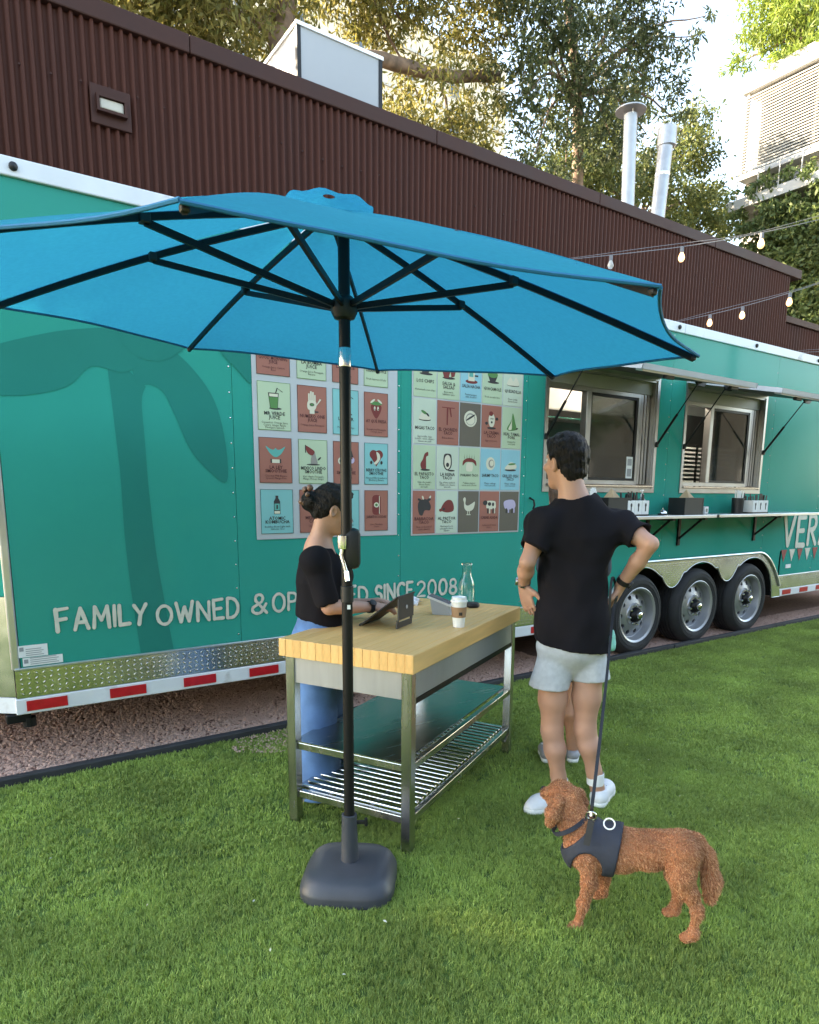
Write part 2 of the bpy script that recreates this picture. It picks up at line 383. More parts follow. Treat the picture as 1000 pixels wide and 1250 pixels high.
# artificial turf: tufts of curved blades
mat('turf_blade', (.1, .2, .04), .55, island=((.115, .200, .024), (.37, .48, .12)), var=(2.2, .30), trans=.25, spec=.35, world=True)
def tuft(seed, n, L, rad, w):
    r = np.random.default_rng(seed); V = []; F = []
    for i in range(n):
        a = r.uniform(0, 6.28); d = rad * r.uniform(0, 1) ** .5; x, y = d * math.cos(a), d * math.sin(a); b = r.uniform(0, 6.28); lean = r.uniform(.1, .75); l = L * r.uniform(.65, 1.1)
        px, py = -math.sin(b) * w / 2, math.cos(b) * w / 2; o = len(V)
        for t, wd in ((0, 1), (.55, .9)):
            hx = x + math.cos(b) * lean * l * t * t; hy = y + math.sin(b) * lean * l * t * t; hz = l * t * (1 - .25 * lean * t)
            V += [(hx - px * wd, hy - py * wd, hz), (hx + px * wd, hy + py * wd, hz)]
        V.append((x + math.cos(b) * lean * l, y + math.sin(b) * lean * l, l * (1 - .3 * lean)))
        F += [(o, o + 1, o + 3, o + 2), (o + 2, o + 3, o + 4)]
    me = bpy.data.meshes.new('turf_tuft'); me.from_pydata(V, [], F); me.materials.append(MATS['turf_blade'])
    return bpy.data.objects.new('turf_tuft', me)
near_tufts = [tuft(i, 18, .019, .020, .0022) for i in range(4)]
far_tufts = [tuft(10 + i, 16, .020, .030, .0036) for i in range(3)]
scatter('grass', [[(-.6, .3), (3.6, .3), (3.6, 2.6), (-.6, 2.6)]], near_tufts, 4200, .8, 1.25, .25, 1, 'turf_base', zoff=.001)
scatter('grass', [[(-1.5, 2.6), (3.6, 2.6), (3.6, 3.95), (-1.5, 3.95)], [(3.6, -2.5), (13, -2.5), (13, 3.95), (3.6, 3.95)], [(-3.5, -2.5), (3.6, -2.5), (3.6, .3), (-3.5, .3)], [(-3.5, .3), (-.6, .3), (-.6, 2.6), (-3.5, 2.6)]], far_tufts, 1900, .8, 1.25, .25, 2, 'turf_base', zoff=.001)

# crushed pink granite under the trailer
mat('granite_chip', (.3, .17, .13), .9, island=((.20, .100, .075), (.60, .38, .30)), bump=(60, .2))
def pebble(seed, r0):
    r = np.random.default_rng(seed); bm = bmesh.new(); bmesh.ops.create_icosphere(bm, subdivisions=1, radius=r0)
    for v in bm.verts: v.co = Vector((v.co.x * 1.2, v.co.y, v.co.z * .65)) * float(r.uniform(.7, 1.25))
    me = bpy.data.meshes.new('granite_chip'); bm.to_mesh(me); bm.free(); me.materials.append(MATS['granite_chip']); return bpy.data.objects.new('granite_chip', me)
chips = [pebble(i, .0085) for i in range(5)]
scatter('gravel', [[(-1.2, 4.0), (14, 4.0), (14, 4.45), (-1.2, 4.45)], [(-1.2, 4.45), (4.6, 4.45), (4.6, 6.0), (-1.2, 6.0)]], chips, 5200, .5, 1.7, .6, 3, 'soil', zoff=-.008)
scatter('gravel', [[(1.28, 3.72), (1.5, 3.58), (2.0, 3.55), (2.35, 3.7), (2.3, 3.94), (1.35, 3.94)]], chips, 2600, .3, .9, .6, 4, 'soil', zoff=.012)

# black edging strip between lawn and gravel
edging = thing('lawn_edging', 'black plastic edging strip between the lawn and the pink gravel', 'edging', (3, 3.97, 0))
for i in range(9): MB().span(-4 + i * 2.0, -4 + i * 2.0 + 1.994, 3.945 + .004 * math.sin(i * 2.1), 4.0 + .004 * math.sin(i * 2.1), -.02, .048, .008).build('strip', 'kerb_black', edging)

# fallen leaves and petals lying on the turf
mat('leaf_litter', (.55, .5, .32), .7, island=((.62, .60, .50), (.45, .40, .18)))
lv = []; lf = []
for (px, py) in [(792, 928), (868, 885), (850, 940), (740, 915), (830, 972), (600, 900), (560, 1000), (180, 1105), (310, 1100), (62, 1048), (185, 1003), (170, 943), (890, 1015), (470, 1125), (330, 1160), (240, 975), (950, 905), (820, 860), (905, 948), (560, 955), (420, 1190)]:
    p = onz(px, py, .026); a = random.uniform(0, 6.28); l = random.uniform(.005, .011); w = l * .45; o = len(lv); c, s_ = math.cos(a), math.sin(a)
    lv += [(p[0] - c * l, p[1] - s_ * l, p[2]), (p[0] + s_ * w, p[1] - c * w, p[2] + .004), (p[0] + c * l, p[1] + s_ * l, p[2] + .003), (p[0] - s_ * w, p[1] + c * w, p[2] + .002)]; lf.append((o, o + 1, o + 2, o + 3))
stuff(np_mesh('leaf_litter', lv, lf, 'leaf_litter'))

# ------------------------------------------------------------------ brown corrugated building
YB = 7.5; ZB = 6.02; XB0, XB1 = -3.6, 14.35
bld = thing('corrugated_building', 'long dark brown corrugated metal building standing behind the teal trailer', 'building', (0, YB, 0))
def corrugated(x0, x1, y, z0, z1, pitch, depth, name, parent, along='x'):
    V = []; F = []; n = int((x1 - x0) / pitch)
    prof = [(0, 0), (.30, 0), (.42, -1), (.70, -1), (.82, 0)]
    pts = [(x0 + (i + u) * pitch, y + d * depth) for i in range(n) for (u, d) in prof] + [(x0 + n * pitch, y)]
    for (a, b) in pts:
        for z in (z0, z1): V.append((a, b, z) if along == 'x' else (b, a, z))
    F = [(2 * i, 2 * i + 2, 2 * i + 3, 2 * i + 1) for i in range(len(pts) - 1)]
    return np_mesh(name, V, F, 'brown_steel', parent)
corrugated(XB0, XB1, YB, -.02, ZB - .16, .086, .042, 'wall_cladding', bld)
corrugated(YB, 13.4, XB0, -.02, ZB - .16, .086, .03, 'end_wall_cladding', bld, 'y')
corrugated(YB, 13.4, XB1, -.02, ZB - .16, .086, .03, 'end_wall_cladding', bld, 'y')
cp = MB()
for i in range(6):
    x0 = XB0 - .1 + i * 3.06; MB().span(x0, x0 + 3.055, YB - .07, YB + .35, ZB - .17, ZB, .012).build('coping', 'brown_trim', bld)
MB().span(XB1 - .05, XB1 + .06, YB + .36, 13.4, ZB - .172, ZB - .003, .012).build('coping', 'brown_trim', bld)
MB().span(XB0, XB1 - .06, YB + .36, 13.4, ZB - .55, ZB - .5).build('roof', 'asphalt_ground', bld)
# seam screws in rows
sv = MB()
for zz in (4.2, 5.3):
    for i in range(70): sv.box((-3.4 + i * .25 + .045, YB - .033, zz + .02 * math.sin(i)), (.016, .012, .016))
stuff(sv.build('screws', 'brown_trim', bld))
# lower brown wing further along
low = thing('corrugated_wing', 'low brown corrugated wing beyond the end of the long building', 'building', (17, 8.6, 0))
pz = ony(985, 394, 8.6)
corrugated(14.5, 24, 8.6, -.02, pz[2] - .14, .12, .03, 'wall_cladding', low); MB().span(14.45, 24, 8.52, 8.8, pz[2] - .14, pz[2], .01).build('coping', 'brown_trim', low)
MB().span(14.5, 24, 8.82, 12, pz[2] - .4, pz[2] - .35).build('roof', 'asphalt_ground', low)

# bulkhead light on the cladding
mat('flue_metal', (.30, .31, .33), .42, .7, var=(5, .15))
wl_c = ony(135, 133, YB - .035); wlt = thing('wall_light', 'small rectangular bulkhead light on a square brown plate', 'light', tuple(wl_c))
MB().span(wl_c[0] - .18, wl_c[0] + .18, YB - .062, YB - .03, wl_c[2] - .17, wl_c[2] + .17, .008).build('back_plate', 'brown_trim', wlt)
f_ = MB(); x0, x1, z0, z1 = wl_c[0] - .135, wl_c[0] + .135, wl_c[2] - .075, wl_c[2] + .075
f_.span(x0, x1, YB - .12, YB - .063, z0, z0 + .025).span(x0, x1, YB - .12, YB - .063, z1 - .025, z1).span(x0, x0 + .025, YB - .119, YB - .063, z0 + .025, z1 - .025).span(x1 - .025, x1, YB - .119, YB - .063, z0 + .025, z1 - .025)
f_.build('housing', 'brown_trim', wlt); mat('frosted', (.40, .36, .29), .35, var=(5, .1)); MB().span(x0 + .026, x1 - .026, YB - .1, YB - .064, z0 + .026, z1 - .026, .02).build('lens', 'frosted', wlt)

# white cabinet on the roof
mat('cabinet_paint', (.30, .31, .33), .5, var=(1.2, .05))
yb0 = YB + .42; a_ = ony(362, 25, yb0); b_ = ony(467, 64, yb0)
rb = thing('rooftop_cabinet', 'white panelled equipment cabinet with dark corner posts on the roof edge', 'cabinet', (a_[0], yb0, ZB))
xa, xb, zt = a_[0], b_[0], a_[2]; dep = 2.2; zbot = ZB - .02
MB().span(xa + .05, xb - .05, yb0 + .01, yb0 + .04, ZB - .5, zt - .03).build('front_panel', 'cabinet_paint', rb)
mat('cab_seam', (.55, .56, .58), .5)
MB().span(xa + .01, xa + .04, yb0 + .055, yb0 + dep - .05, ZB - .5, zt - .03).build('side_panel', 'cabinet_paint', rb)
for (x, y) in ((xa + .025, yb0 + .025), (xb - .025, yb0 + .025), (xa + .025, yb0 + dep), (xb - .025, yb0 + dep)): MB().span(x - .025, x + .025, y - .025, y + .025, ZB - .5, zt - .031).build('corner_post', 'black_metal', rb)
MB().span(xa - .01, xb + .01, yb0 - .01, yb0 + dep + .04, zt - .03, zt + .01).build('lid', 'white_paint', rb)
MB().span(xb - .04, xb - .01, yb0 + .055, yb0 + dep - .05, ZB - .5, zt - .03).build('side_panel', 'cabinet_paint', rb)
gl = MB()
for i in range(5): gl.span(xa - .004, xa + .012, yb0 + .5, yb0 + 1.0, ZB + .12 + i * .06, ZB + .15 + i * .06)
gl.build('louvre', 'cab_seam', rb)

# two flues
mat('flue_metal', (.30, .31, .33), .42, .7, var=(5, .15))
def flue(p_bot, p_top, r, y, kind, label):
    b = ony(*p_bot, y); t = ony(*p_top, y); o = thing('flue_pipe', label, 'chimney', (b[0], y, ZB - .5)); x = b[0]; h = t[2]
    dx = t[0] - b[0]
    MB().tube([(x - .05 * dx, y, ZB - .5), (x, y, b[2]), (x + dx, y, h)], r, 20).build('pipe', 'flue_metal', o, smooth=True)
    if kind == 'cap':
        MB().lathe([(0, .03), (r * 2.3, .0), (r * 2.3, .02), (0, .06)], (x + dx, y, h + .05), n=24).build('rain_cap', 'flue_metal', o, smooth=True)
        for k in range(3): MB().tube([(x + dx + r * .9 * math.cos(k * 2.1), y + r * .9 * math.sin(k * 2.1), h - .03), (x + dx + r * .9 * math.cos(k * 2.1), y + r * .9 * math.sin(k * 2.1), h + .06)], .012, 6).build('cap_strut', 'aluminium', o)
    else:
        MB().lathe([(r, -.02), (r * 1.3, 0), (r * 1.3, .32), (r * 1.1, .34), (r * .9, .30)], (x + dx, y, h - .3), n=24).build('collar', 'flue_metal', o, smooth=True)
        MB().lathe([(r * 1.04, 0), (r * 1.07, .02), (r * 1.04, .05)], ((x + x + dx) / 2, y, (b[2] + h) / 2), n=20).build('joint_band', 'bright_metal', o, smooth=True)
flue((766, 258), (770, 140), .115, 8.6, 'cap', 'thin grey flue pipe with a flat round rain cap on the roof')
flue((802, 272), (815, 158), .135, 8.9, 'band', 'shiny steel flue pipe with a banded collar on the roof')

# ------------------------------------------------------------------ pale tower behind the trees
mat('beige_render', (.62, .55, .44), .85, var=(.5, .08), bump=(8, .1))
mat('pale_render', (.42, .415, .40), .75, var=(.6, .05))
mat('window_dark', (.09, .11, .13), .12, var=(2, .2))
YT = 60.0; tw_e = ony(617, 150, YT)
tower = thing('beige_tower', 'tall plain beige tower block standing behind the trees', 'building', (tw_e[0], YT, 0))
MB().span(tw_e[0] - 46, tw_e[0], YT, YT + 18, -.02, 46).build('wall', 'beige_render', tower)
for r_ in range(11):
    MB().span(tw_e[0] - 46.02, tw_e[0] + .05, YT - .12, YT, 5.5 + r_ * 3.8, 5.75 + r_ * 3.8).build('string_course', 'pale_render', tower)
for r_ in range(3, 11):
    for c_ in range(7):
        x = tw_e[0] - 7 - c_ * 5.6; z = 3.0 + r_ * 3.8; w_ = MB().span(x - .7, x + .7, YT - .06, YT - .01, z, z + 1.7).build('window', 'pale_render', tower); MB().span(x - .6, x + .6, YT - .08, YT - .062, z + .1, z + 1.6).build('pane', 'window_dark', w_)

# ------------------------------------------------------------------ white louvred building on the right
XL = 30.0
lb = thing('louvred_building', 'bright white building with slatted screens and balconies overgrown by plants', 'building', (XL, 15, 0))
e0 = onx(913, 100, XL); e1 = onx(913, 232, XL); yfar = e0[1]; ztop = e0[2]; zmid = onx(920, 205, XL)[2]; zlow = onx(920, 240, XL)[2]
MB().span(XL + .5, XL + 12, yfar - 16, yfar, -.02, ztop).build('wall', 'pale_render', lb)
MB().span(XL - .15, XL + .49, yfar - 16, yfar + .1, ztop - .5, ztop + .15).build('parapet', 'pale_render', lb)
sl_ = MB(); nz_ = 26
for i in range(nz_):
    z = zmid + (ztop - .55 - zmid) * i / nz_; sl_.box((XL, yfar - 8, z), (.22, 16, .05), Matrix.Rotation(-.5, 3, 'Y'))
stuff(sl_.build('screen_slats', 'pale_render', lb))
for k in range(6): MB().span(XL - .02, XL + .12, yfar - .15 - k * 2.9, yfar - .05 - k * 2.9, zmid, ztop - .5).build('screen_post', 'pale_render', lb)
MB().span(XL - .1, XL + .49, yfar - 16, yfar, zmid - .35, zmid - .02).build('floor_slab', 'pale_render', lb)
MB().span(XL - .5, XL + .49, yfar - 16, yfar + .2, zlow - .5, zlow - .1).build('floor_slab', 'pale_render', lb)
MB().span(XL - .45, XL - .38, yfar - 16, yfar + .15, zlow + .9, zlow + .97).build('balcony_rail', 'pale_render', lb)
for k in range(16): MB().span(XL - .44, XL - .40, yfar - .2 - k * .9, yfar - .16 - k * .9, zlow - .1, zlow + .9).build('baluster', 'pale_render', lb)
for k in range(4):
    w_ = MB().span(XL + .44, XL + .498, yfar - 2.7 - k * 3.4, yfar - .7 - k * 3.4, zlow, zmid - .5).build('window', 'pale_render', lb); MB().span(XL + .42, XL + .438, yfar - 2.6 - k * 3.4, yfar - .8 - k * 3.4, zlow + .1, zmid - .6).build('pane', 'window_dark', w_)
for k in range(3):
    w_ = MB().span(XL + .44, XL + .498, yfar - 3.4 - k * 4, yfar - 1.4 - k * 4, zmid + 1.0, ztop - 1.2).build('window', 'pale_render', lb); MB().span(XL + .42, XL + .438, yfar - 3.3 - k * 4, yfar - 1.5 - k * 4, zmid + 1.1, ztop - 1.3).build('pane', 'window_dark', w_)

# ------------------------------------------------------------------ trees
mat('bark', (.15, .10, .075), .9, var=(5, .45), bump=(9, 1.0))
def leaf_mat(name, a, b, tr=.45): return mat(name, a, .5, island=(a, b), var=(.5, .25), trans=tr, spec=.4)
leaf_mat('leaf_olive', (.085, .095, .022), (.27, .235, .075), .5)
leaf_mat('leaf_dark', (.030, .052, .024), (.085, .105, .040))
leaf_mat('leaf_mid', (.055, .085, .028), (.19, .21, .065), .5)
leaf_mat('leaf_lime', (.10, .17, .025), (.24, .30, .06))
leaf_mat('leaf_vine', (.06, .105, .035), (.19, .24, .09))
def leaf_cloud(name, clusters, n, ll, lw, droop, material, parent, seed):
    """clusters: (centre, radii, weight); each holds many sprays of slim leaves"""
    r = np.random.default_rng(seed); W = np.array([c[2] for c in clusters], float); W /= W.sum(); P = []; 
    for (c, rad, _), w in zip(clusters, W):
        m = max(1, int(n * w)); ns = max(1, m // 22)
        d = r.normal(size=(ns, 3)); d /= np.linalg.norm(d, axis=1)[:, None]; cen = np.array(c) + d * np.array(rad) * (r.uniform(.15, 1, (ns, 1)) ** .5)
        k = r.integers(0, ns, m); sp = min(rad) * .20; P.append(cen[k] + r.normal(size=(m, 3)) * sp * np.array([1, 1, .8]))
    P = np.concatenate(P); m = len(P)
    D = r.normal(size=(m, 3)); D[:, 2] -= droop; D /= np.linalg.norm(D, axis=1)[:, None]
    S = np.cross(D, r.normal(size=(m, 3))); S /= np.linalg.norm(S, axis=1)[:, None]
    L = (ll * r.uniform(.6, 1.3, m))[:, None]; Wd = (lw * r.uniform(.7, 1.2, m))[:, None]; U = np.cross(S, D)
    V = np.stack([P, P + D * L * .45 + S * Wd * .5 + U * Wd * .12, P + D * L, P + D * L * .45 - S * Wd * .5 + U * Wd * .12], 1).reshape(-1, 3)
    F = np.arange(4 * m).reshape(-1, 4); return np_mesh(name, V, F, material, parent)
def limbs(parent, base, paths, name='trunk'):
    mb = MB()
    for (pts, r0, r1) in paths:
        q = catmull(pts, 5); n = len(q); mb.tube([(p[0] + .03 * math.sin(i * 1.7), p[1] + .03 * math.cos(i * 2.3), p[2]) for i, p in enumerate(q)], [r0 + (r1 - r0) * i / (n - 1) for i in range(n)], 9)
    return mb.build(name, 'bark', parent, smooth='all')
def px_clusters(lst, y): return [(ony(px, py, y + dy), (rx, rx * 1.1, rz), rx * rx * rz) for (px, py, dy, rx, rz) in lst]
def twigs(base, clusters, r0=.05): return [([base, (np.array(base) * .5 + np.array(c) * .5) + np.array([0, 0, .4]), c], r0, .012) for (c, _, _) in clusters]

# tree 1: the big tree behind the white cabinet, one heavy limb reaching right
Y1 = 15.5; t1 = thing('broad_tree', 'large tree with a thick bare limb behind the white rooftop cabinet', 'tree', tuple(ony(345, 600, Y1) * np.array([1, 1, 0])), 'trees behind the building')
b1 = ony(345, 20, Y1); b1g = np.array([b1[0] - .6, Y1, 0]); top1 = ony(395, -120, Y1)
L0 = ony(400, 62, Y1); L1 = ony(470, 74, Y1); L2 = ony(540, 92, Y1); L3 = ony(608, 93, Y1)
c1 = px_clusters([(150, -10, 0, 1.6, 1.0), (215, 20, 0, 1.3, .9), (265, 55, .5, 1.1, .8), (250, 5, -.5, 1.5, 1.0), (320, -30, 0, 1.4, .9), (430, 20, .8, 1.0, .7), (470, -20, 0, 1.7, .9), (500, 40, .3, 1.1, .6), (520, 135, .3, 1.3, .9), (555, 175, 0, 1.2, .8), (490, 115, .6, .8, .6), (575, 60, 0, 1.0, .8), (590, 140, -.3, .8, 1.1), (560, -10, 0, 1.5, .8), (600, 30, 0, .9, .9), (330, 85, 1.0, .8, .7), (400, -110, 0, 2.6, 1.0), (200, -120, 0, 2.6, 1.2), (545, -120, 0, 2.2, 1.0), (60, -60, 0, 2.2, 1.4)], Y1)
limbs(t1, b1g, [([b1g, (b1[0] - .3, Y1, 4), b1, top1], .42, .22), ([ony(360, 40, Y1), L0, L1, L2, L3], .20, .13), ([b1, ony(300, 25, Y1), ony(230, -10, Y1), ony(150, -40, Y1)], .2, .05), ([top1, ony(500, -60, Y1), ony(570, -10, Y1)], .18, .04), ([L2, ony(545, 130, Y1), ony(560, 180, Y1)], .05, .02)] + [([top1, (np.array(top1) + np.array(c[0])) / 2, c[0]], .06, .015) for c in c1[:9]])
leaf_cloud('crown', c1, 42000, .22, .065, .9, 'leaf_olive', t1, 11)
# tree 2: darker branches hanging in from above
Y2 = 14.5; t2 = thing('leafy_tree', 'tall dark leafed tree whose branches hang above the flue pipes', 'tree', tuple(ony(700, 600, Y2) * np.array([1, 1, 0])), 'trees behind the building')
b2 = ony(690, 400, Y2); b2g = np.array([b2[0], Y2 + 1.5, 0]); top2 = ony(690, -60, Y2 + .8)
c2 = px_clusters([(650, 20, 0, 1.2, .8), (640, 90, 0, .9, .7), (655, 165, .5, .9, .7), (640, 120, 0, .7, .9), (700, 60, 0, 1.4, 1.0), (720, 120, 0, 1.2, .8), (760, 70, .3, 1.2, .9), (780, 20, 0, 1.2, .8), (800, 100, 0, 1.0, .7), (745, 165, 0, 1.0, .7), (690, 205, .6, .8, .6), (700, 140, 0, 1.0, .7), (830, 150, 0, .7, .6), (845, 45, 0, .5, .4), (862, 20, 0, .4, .35), (820, 60, 0, .7, .5), (790, 165, .4, .8, .6), (650, 195, 0, .6, .7), (720, -40, 0, 2.0, 1.0), (820, -50, 0, 1.2, .8), (640, -60, 0, 1.6, 1.0)], Y2)
limbs(t2, b2g, [([b2g, (b2[0], Y2 + 1.3, 3), ony(705, 250, Y2 + 1), top2], .30, .12)] + [([ony(700, 120, Y2 + .9), (np.array(ony(700, 60, Y2 + .6)) + np.array(c[0])) / 2, c[0]], .06, .012) for c in c2[:18]])
leaf_cloud('crown', c2, 19000, .21, .066, .8, 'leaf_dark', t2, 12)
# tree 3: lower sunlit tree behind the flues
Y3 = 19.0; t3 = thing('round_tree', 'lower light green tree rising behind the two flue pipes', 'tree', tuple(ony(780, 600, Y3) * np.array([1, 1, 0])), 'trees behind the building')
c3 = px_clusters([(700, 215, 0, 1.3, .9), (730, 180, 0, 1.2, .9), (745, 235, 0, 1.3, .9), (790, 220, 0, 1.3, .9), (840, 190, 0, 1.2, .9), (850, 145, 0, .8, .7), (835, 250, 0, 1.3, .9), (870, 240, 0, .9, .7), (890, 270, 0, .9, .6), (855, 285, 0, 1.2, .7), (660, 240, 0, 1.0, .7), (800, 290, 0, 1.4, .9), (760, 130, 0, .9, .8)], Y3)
b3g = np.array([ony(775, 600, Y3)[0], Y3, 0]); limbs(t3, b3g, [([b3g, b3g + [0.1, 0, 4], ony(775, 240, Y3)], .28, .12)] + [([ony(775, 280, Y3), (np.array(ony(775, 220, Y3)) + np.array(c[0])) / 2, c[0]], .07, .015) for c in c3])
leaf_cloud('crown', c3, 26000, .22, .085, .5, 'leaf_mid', t3, 13)
# a row of trees on the other side of the lawn, behind the viewer: they shade it and show in the glossy paint
for i, (x, y, r_) in enumerate(((-1, -14, 4.2), (8, -12, 3.8), (17, -10, 3.6))):
    tb = thing('lawn_tree', ['largest spreading tree facing the trailer across the lawn', 'spreading tree across the lawn from the serving windows', 'spreading tree at the far end of the lawn'][i], 'tree', (x, y, 0), 'trees across the lawn')
    q = np.random.default_rng(40 + i); cb = [((x + q.normal() * r_ * .55, y + q.normal() * r_ * .5, 5.0 + q.uniform(-2, 2.6)), (r_ * .42, r_ * .42, r_ * .3), 1) for k in range(16)]
    limbs(tb, None, [([(x, y, -.02), (x + .2, y, 1.6), (x, y, 4.5)], .3, .15)] + [([(x, y, 3.0), c[0]], .1, .03) for c in cb[:8]]); leaf_cloud('crown', cb, 7000, .42, .2, .4, 'leaf_dark', tb, 50 + i)
# unseen long block added behind the viewer to darken reflections in glass and paint
mat('blocker_grey', (.045, .043, .038), .8, var=(.7, .2)); nb_ = thing('glow_blocker', 'unseen long grey block added across the lawn to hide the horizon glow', 'building', (10, -18, 0))
MB().span(-30, 60, -26, -18, -.02, 8.5).build('wall', 'blocker_grey', nb_); MB().span(-30.3, 60.3, -26.3, -17.7, 8.5, 8.8).build('roof', 'pale_render', nb_)
for i in range(14):
    x = -26 + i * 6.0; w_ = MB().span(x, x + 2.4, -17.99, -17.95, 1.0, 3.4).build('window', 'pale_render', nb_); MB().span(x + .1, x + 2.3, -17.948, -17.93, 1.1, 3.3).build('pane', 'window_dark', w_)
# unseen tree added beside the long building to break the low sun into patches
tg = thing('sun_filter_tree', 'unseen broad tree added past the long brown building to filter the sun', 'tree', (-9.2, 12.8, 0))
q = np.random.default_rng(77); cg = [((-9.2 + q.normal() * 2.6, 12.8 + q.normal() * 2.2, 7.0 + q.normal() * 1.9), (1.5, 1.5, 1.1), 1) for k in range(30)]
limbs(tg, None, [([(-9.2, 12.8, -.02), (-9.0, 12.8, 2.5), (-9.2, 12.8, 6.5)], .35, .15)] + [([(-9.1, 12.8, 3.8), c[0]], .1, .03) for c in cg[:10]]); leaf_cloud('crown', cg, 24000, .26, .12, .5, 'leaf_mid', tg, 78)
# tree 4: feathery bright tree above the louvred building
XT = XL + 3; t4 = thing('feathery_tree', 'bright green feathery tree growing above the roof of the white louvred building', 'tree', tuple(onx(960, 60, XT) * np.array([1, 1, 0]) + np.array([0, 0, ztop])))
c4 = [(onx(px, py, XT), (r_, r_, r_ * .6), r_ ** 3) for (px, py, r_) in [(905, 75, .8), (925, 55, 1.2), (955, 40, 1.6), (985, 30, 1.7), (940, 15, 1.5), (975, 5, 1.8), (1010, 20, 2.0), (1040, 40, 2.2), (960, -30, 2.0), (1000, -60, 2.5)]]
b4 = onx(985, 60, XT); limbs(t4, b4, [([(b4[0], b4[1], ztop), (b4[0], b4[1], ztop + 1), onx(975, 10, XT)], .22, .1)] + [([onx(980, 40, XT), c[0]], .08, .02) for c in c4])
leaf_cloud('crown', c4, 16000, .34, .07, .7, 'leaf_lime', t4, 14)
hd = thing('roof_hedge', 'bright green trailing hedge along the parapet of the white louvred building', 'hedge', (XL, yfar - 6, ztop + .15))
ch = [((XL + .1, yfar - 1.4 - i * .8, ztop + .25), (.45, .6, .4), 1) for i in range(18)]; leaf_cloud('foliage', ch, 7000, .24, .08, .5, 'leaf_lime', hd, 15)
for i in range(6): limbs(hd, None, [([(XL + .2, yfar - 1 - i * 2.2, ztop + .14), (XL + .2, yfar - 1 - i * 2.2, ztop + .5)], .04, .02)], 'stem')
vn = thing('climbing_vine', 'dense climbing vine covering the lower storeys of the white louvred building', 'vine', (XL - .2, yfar - 5, 0))
zv0 = onx(925, 262, XL)[2]; vy = lambda px, py: onx(px, py, XL - .3)
cv = [(vy(px, py), (.55, .8, .8), 1) for (px, py) in [(905, 250), (925, 245), (950, 238), (975, 232), (1000, 225)]] + [(vy(px, py), (.6, .9, .9), 1) for px in range(935, 1061, 16) for py in range(262, 440, 14)] + [(vy(px, py), (.4, .4, .5), .35) for (px, py) in [(905, 275), (912, 295), (905, 320), (920, 330), (900, 345), (985, 205), (965, 215), (935, 222)]]
leaf_cloud('foliage', cv, 26000, .26, .12, .6, 'leaf_vine', vn, 16)
for i in range(7): limbs(vn, None, [([(XL - .1, yfar - 1.5 - i * 1.5, -.02), (XL - .1, yfar - 1.2 - i * 1.6, 4), (XL - .1, yfar - 1.5 - i * 1.6, zv0 - .5)], .06, .02)], 'stem')

# ================================================================== FOOD TRAILER
YW = 4.05; X0, X1, YBK, ZT = .22, 11.6, 6.5, 3.06
tr = thing('food_trailer', 'long teal food trailer with serving windows, menu posters and three wheels', 'food trailer', (4, YW, 0))
def panel(name, x0, x1, z0, z1, holes, material, parent, y0=YW, t=.03):
    xs = sorted({x0, x1} | {min(max(v, x0), x1) for h in holes for v in h[:2]}); zs = sorted({z0, z1} | {min(max(v, z0), z1) for h in holes for v in h[2:]})
    mb = MB()
    for i in range(len(xs) - 1):
        for j in range(len(zs) - 1):
            cx, cz = (xs[i] + xs[i + 1]) / 2, (zs[j] + zs[j + 1]) / 2
            if xs[i + 1] - xs[i] < 1e-4 or zs[j + 1] - zs[j] < 1e-4 or any(h[0] < cx < h[1] and h[2] < cz < h[3] for h in holes): continue
            mb.span(xs[i], xs[i + 1], y0, y0 + t, zs[j], zs[j + 1])
    if not mb.v: return None
    o = mb.build(name, material, parent); return o
WIN = [(4.14, 5.58, 1.60, 2.60), (6.05, 7.49, 1.60, 2.60)]
WELL = (4.98, 8.12, .36, .84)
seams = [X0 + .03, 1.48, 2.70, 3.92, 5.80, 7.70, 8.92, 10.14, X1]
for a, b in zip(seams[:-1], seams[1:]): panel('side_panel', a + .0015, b - .0015, .60, ZT, WIN + [WELL], 'teal_paint', tr)
for a in seams[1:-1]:                                            # joint strips between the sheets, proud by a hair
    pass
rv = MB()
for a in seams[1:-1]:
    for k in range(17):
        z = .66 + k * .148
        for dx in (-.018,):
            if not any(h[0] - .03 < a + dx < h[1] + .03 and h[2] - .03 < z < h[3] + .03 for h in WIN + [WELL]): rv.lathe([(.0052, 0), (.0045, .002), (0, .0032)], (a + dx, YW, z), (0, -1, 0), 8)
stuff(rv.build('rivets', 'bright_metal', tr))
# shell: roof, back, ends, floor
MB().span(X0 + .03, X1, YW + .03, YBK, ZT - .02, ZT + .03).build('roof', 'trim_white', tr)
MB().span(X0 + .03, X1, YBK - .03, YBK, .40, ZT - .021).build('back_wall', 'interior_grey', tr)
MB().span(X1 - .03, X1, YW + .031, YBK - .031, .40, ZT - .021).build('end_wall', 'interior_white', tr)
MB().span(X0 + .031, X1 - .031, YW + .031, YBK - .031, .86, .90).build('floor', 'interior_grey', tr)
MB().span(X0 + .031, 4.9, YW + .10, YBK - .031, .37, .44).build('chassis', 'black_metal', tr); MB().span(8.2, X1 - .031, YW + .10, YBK - .031, .37, .44).build('chassis', 'black_metal', tr)
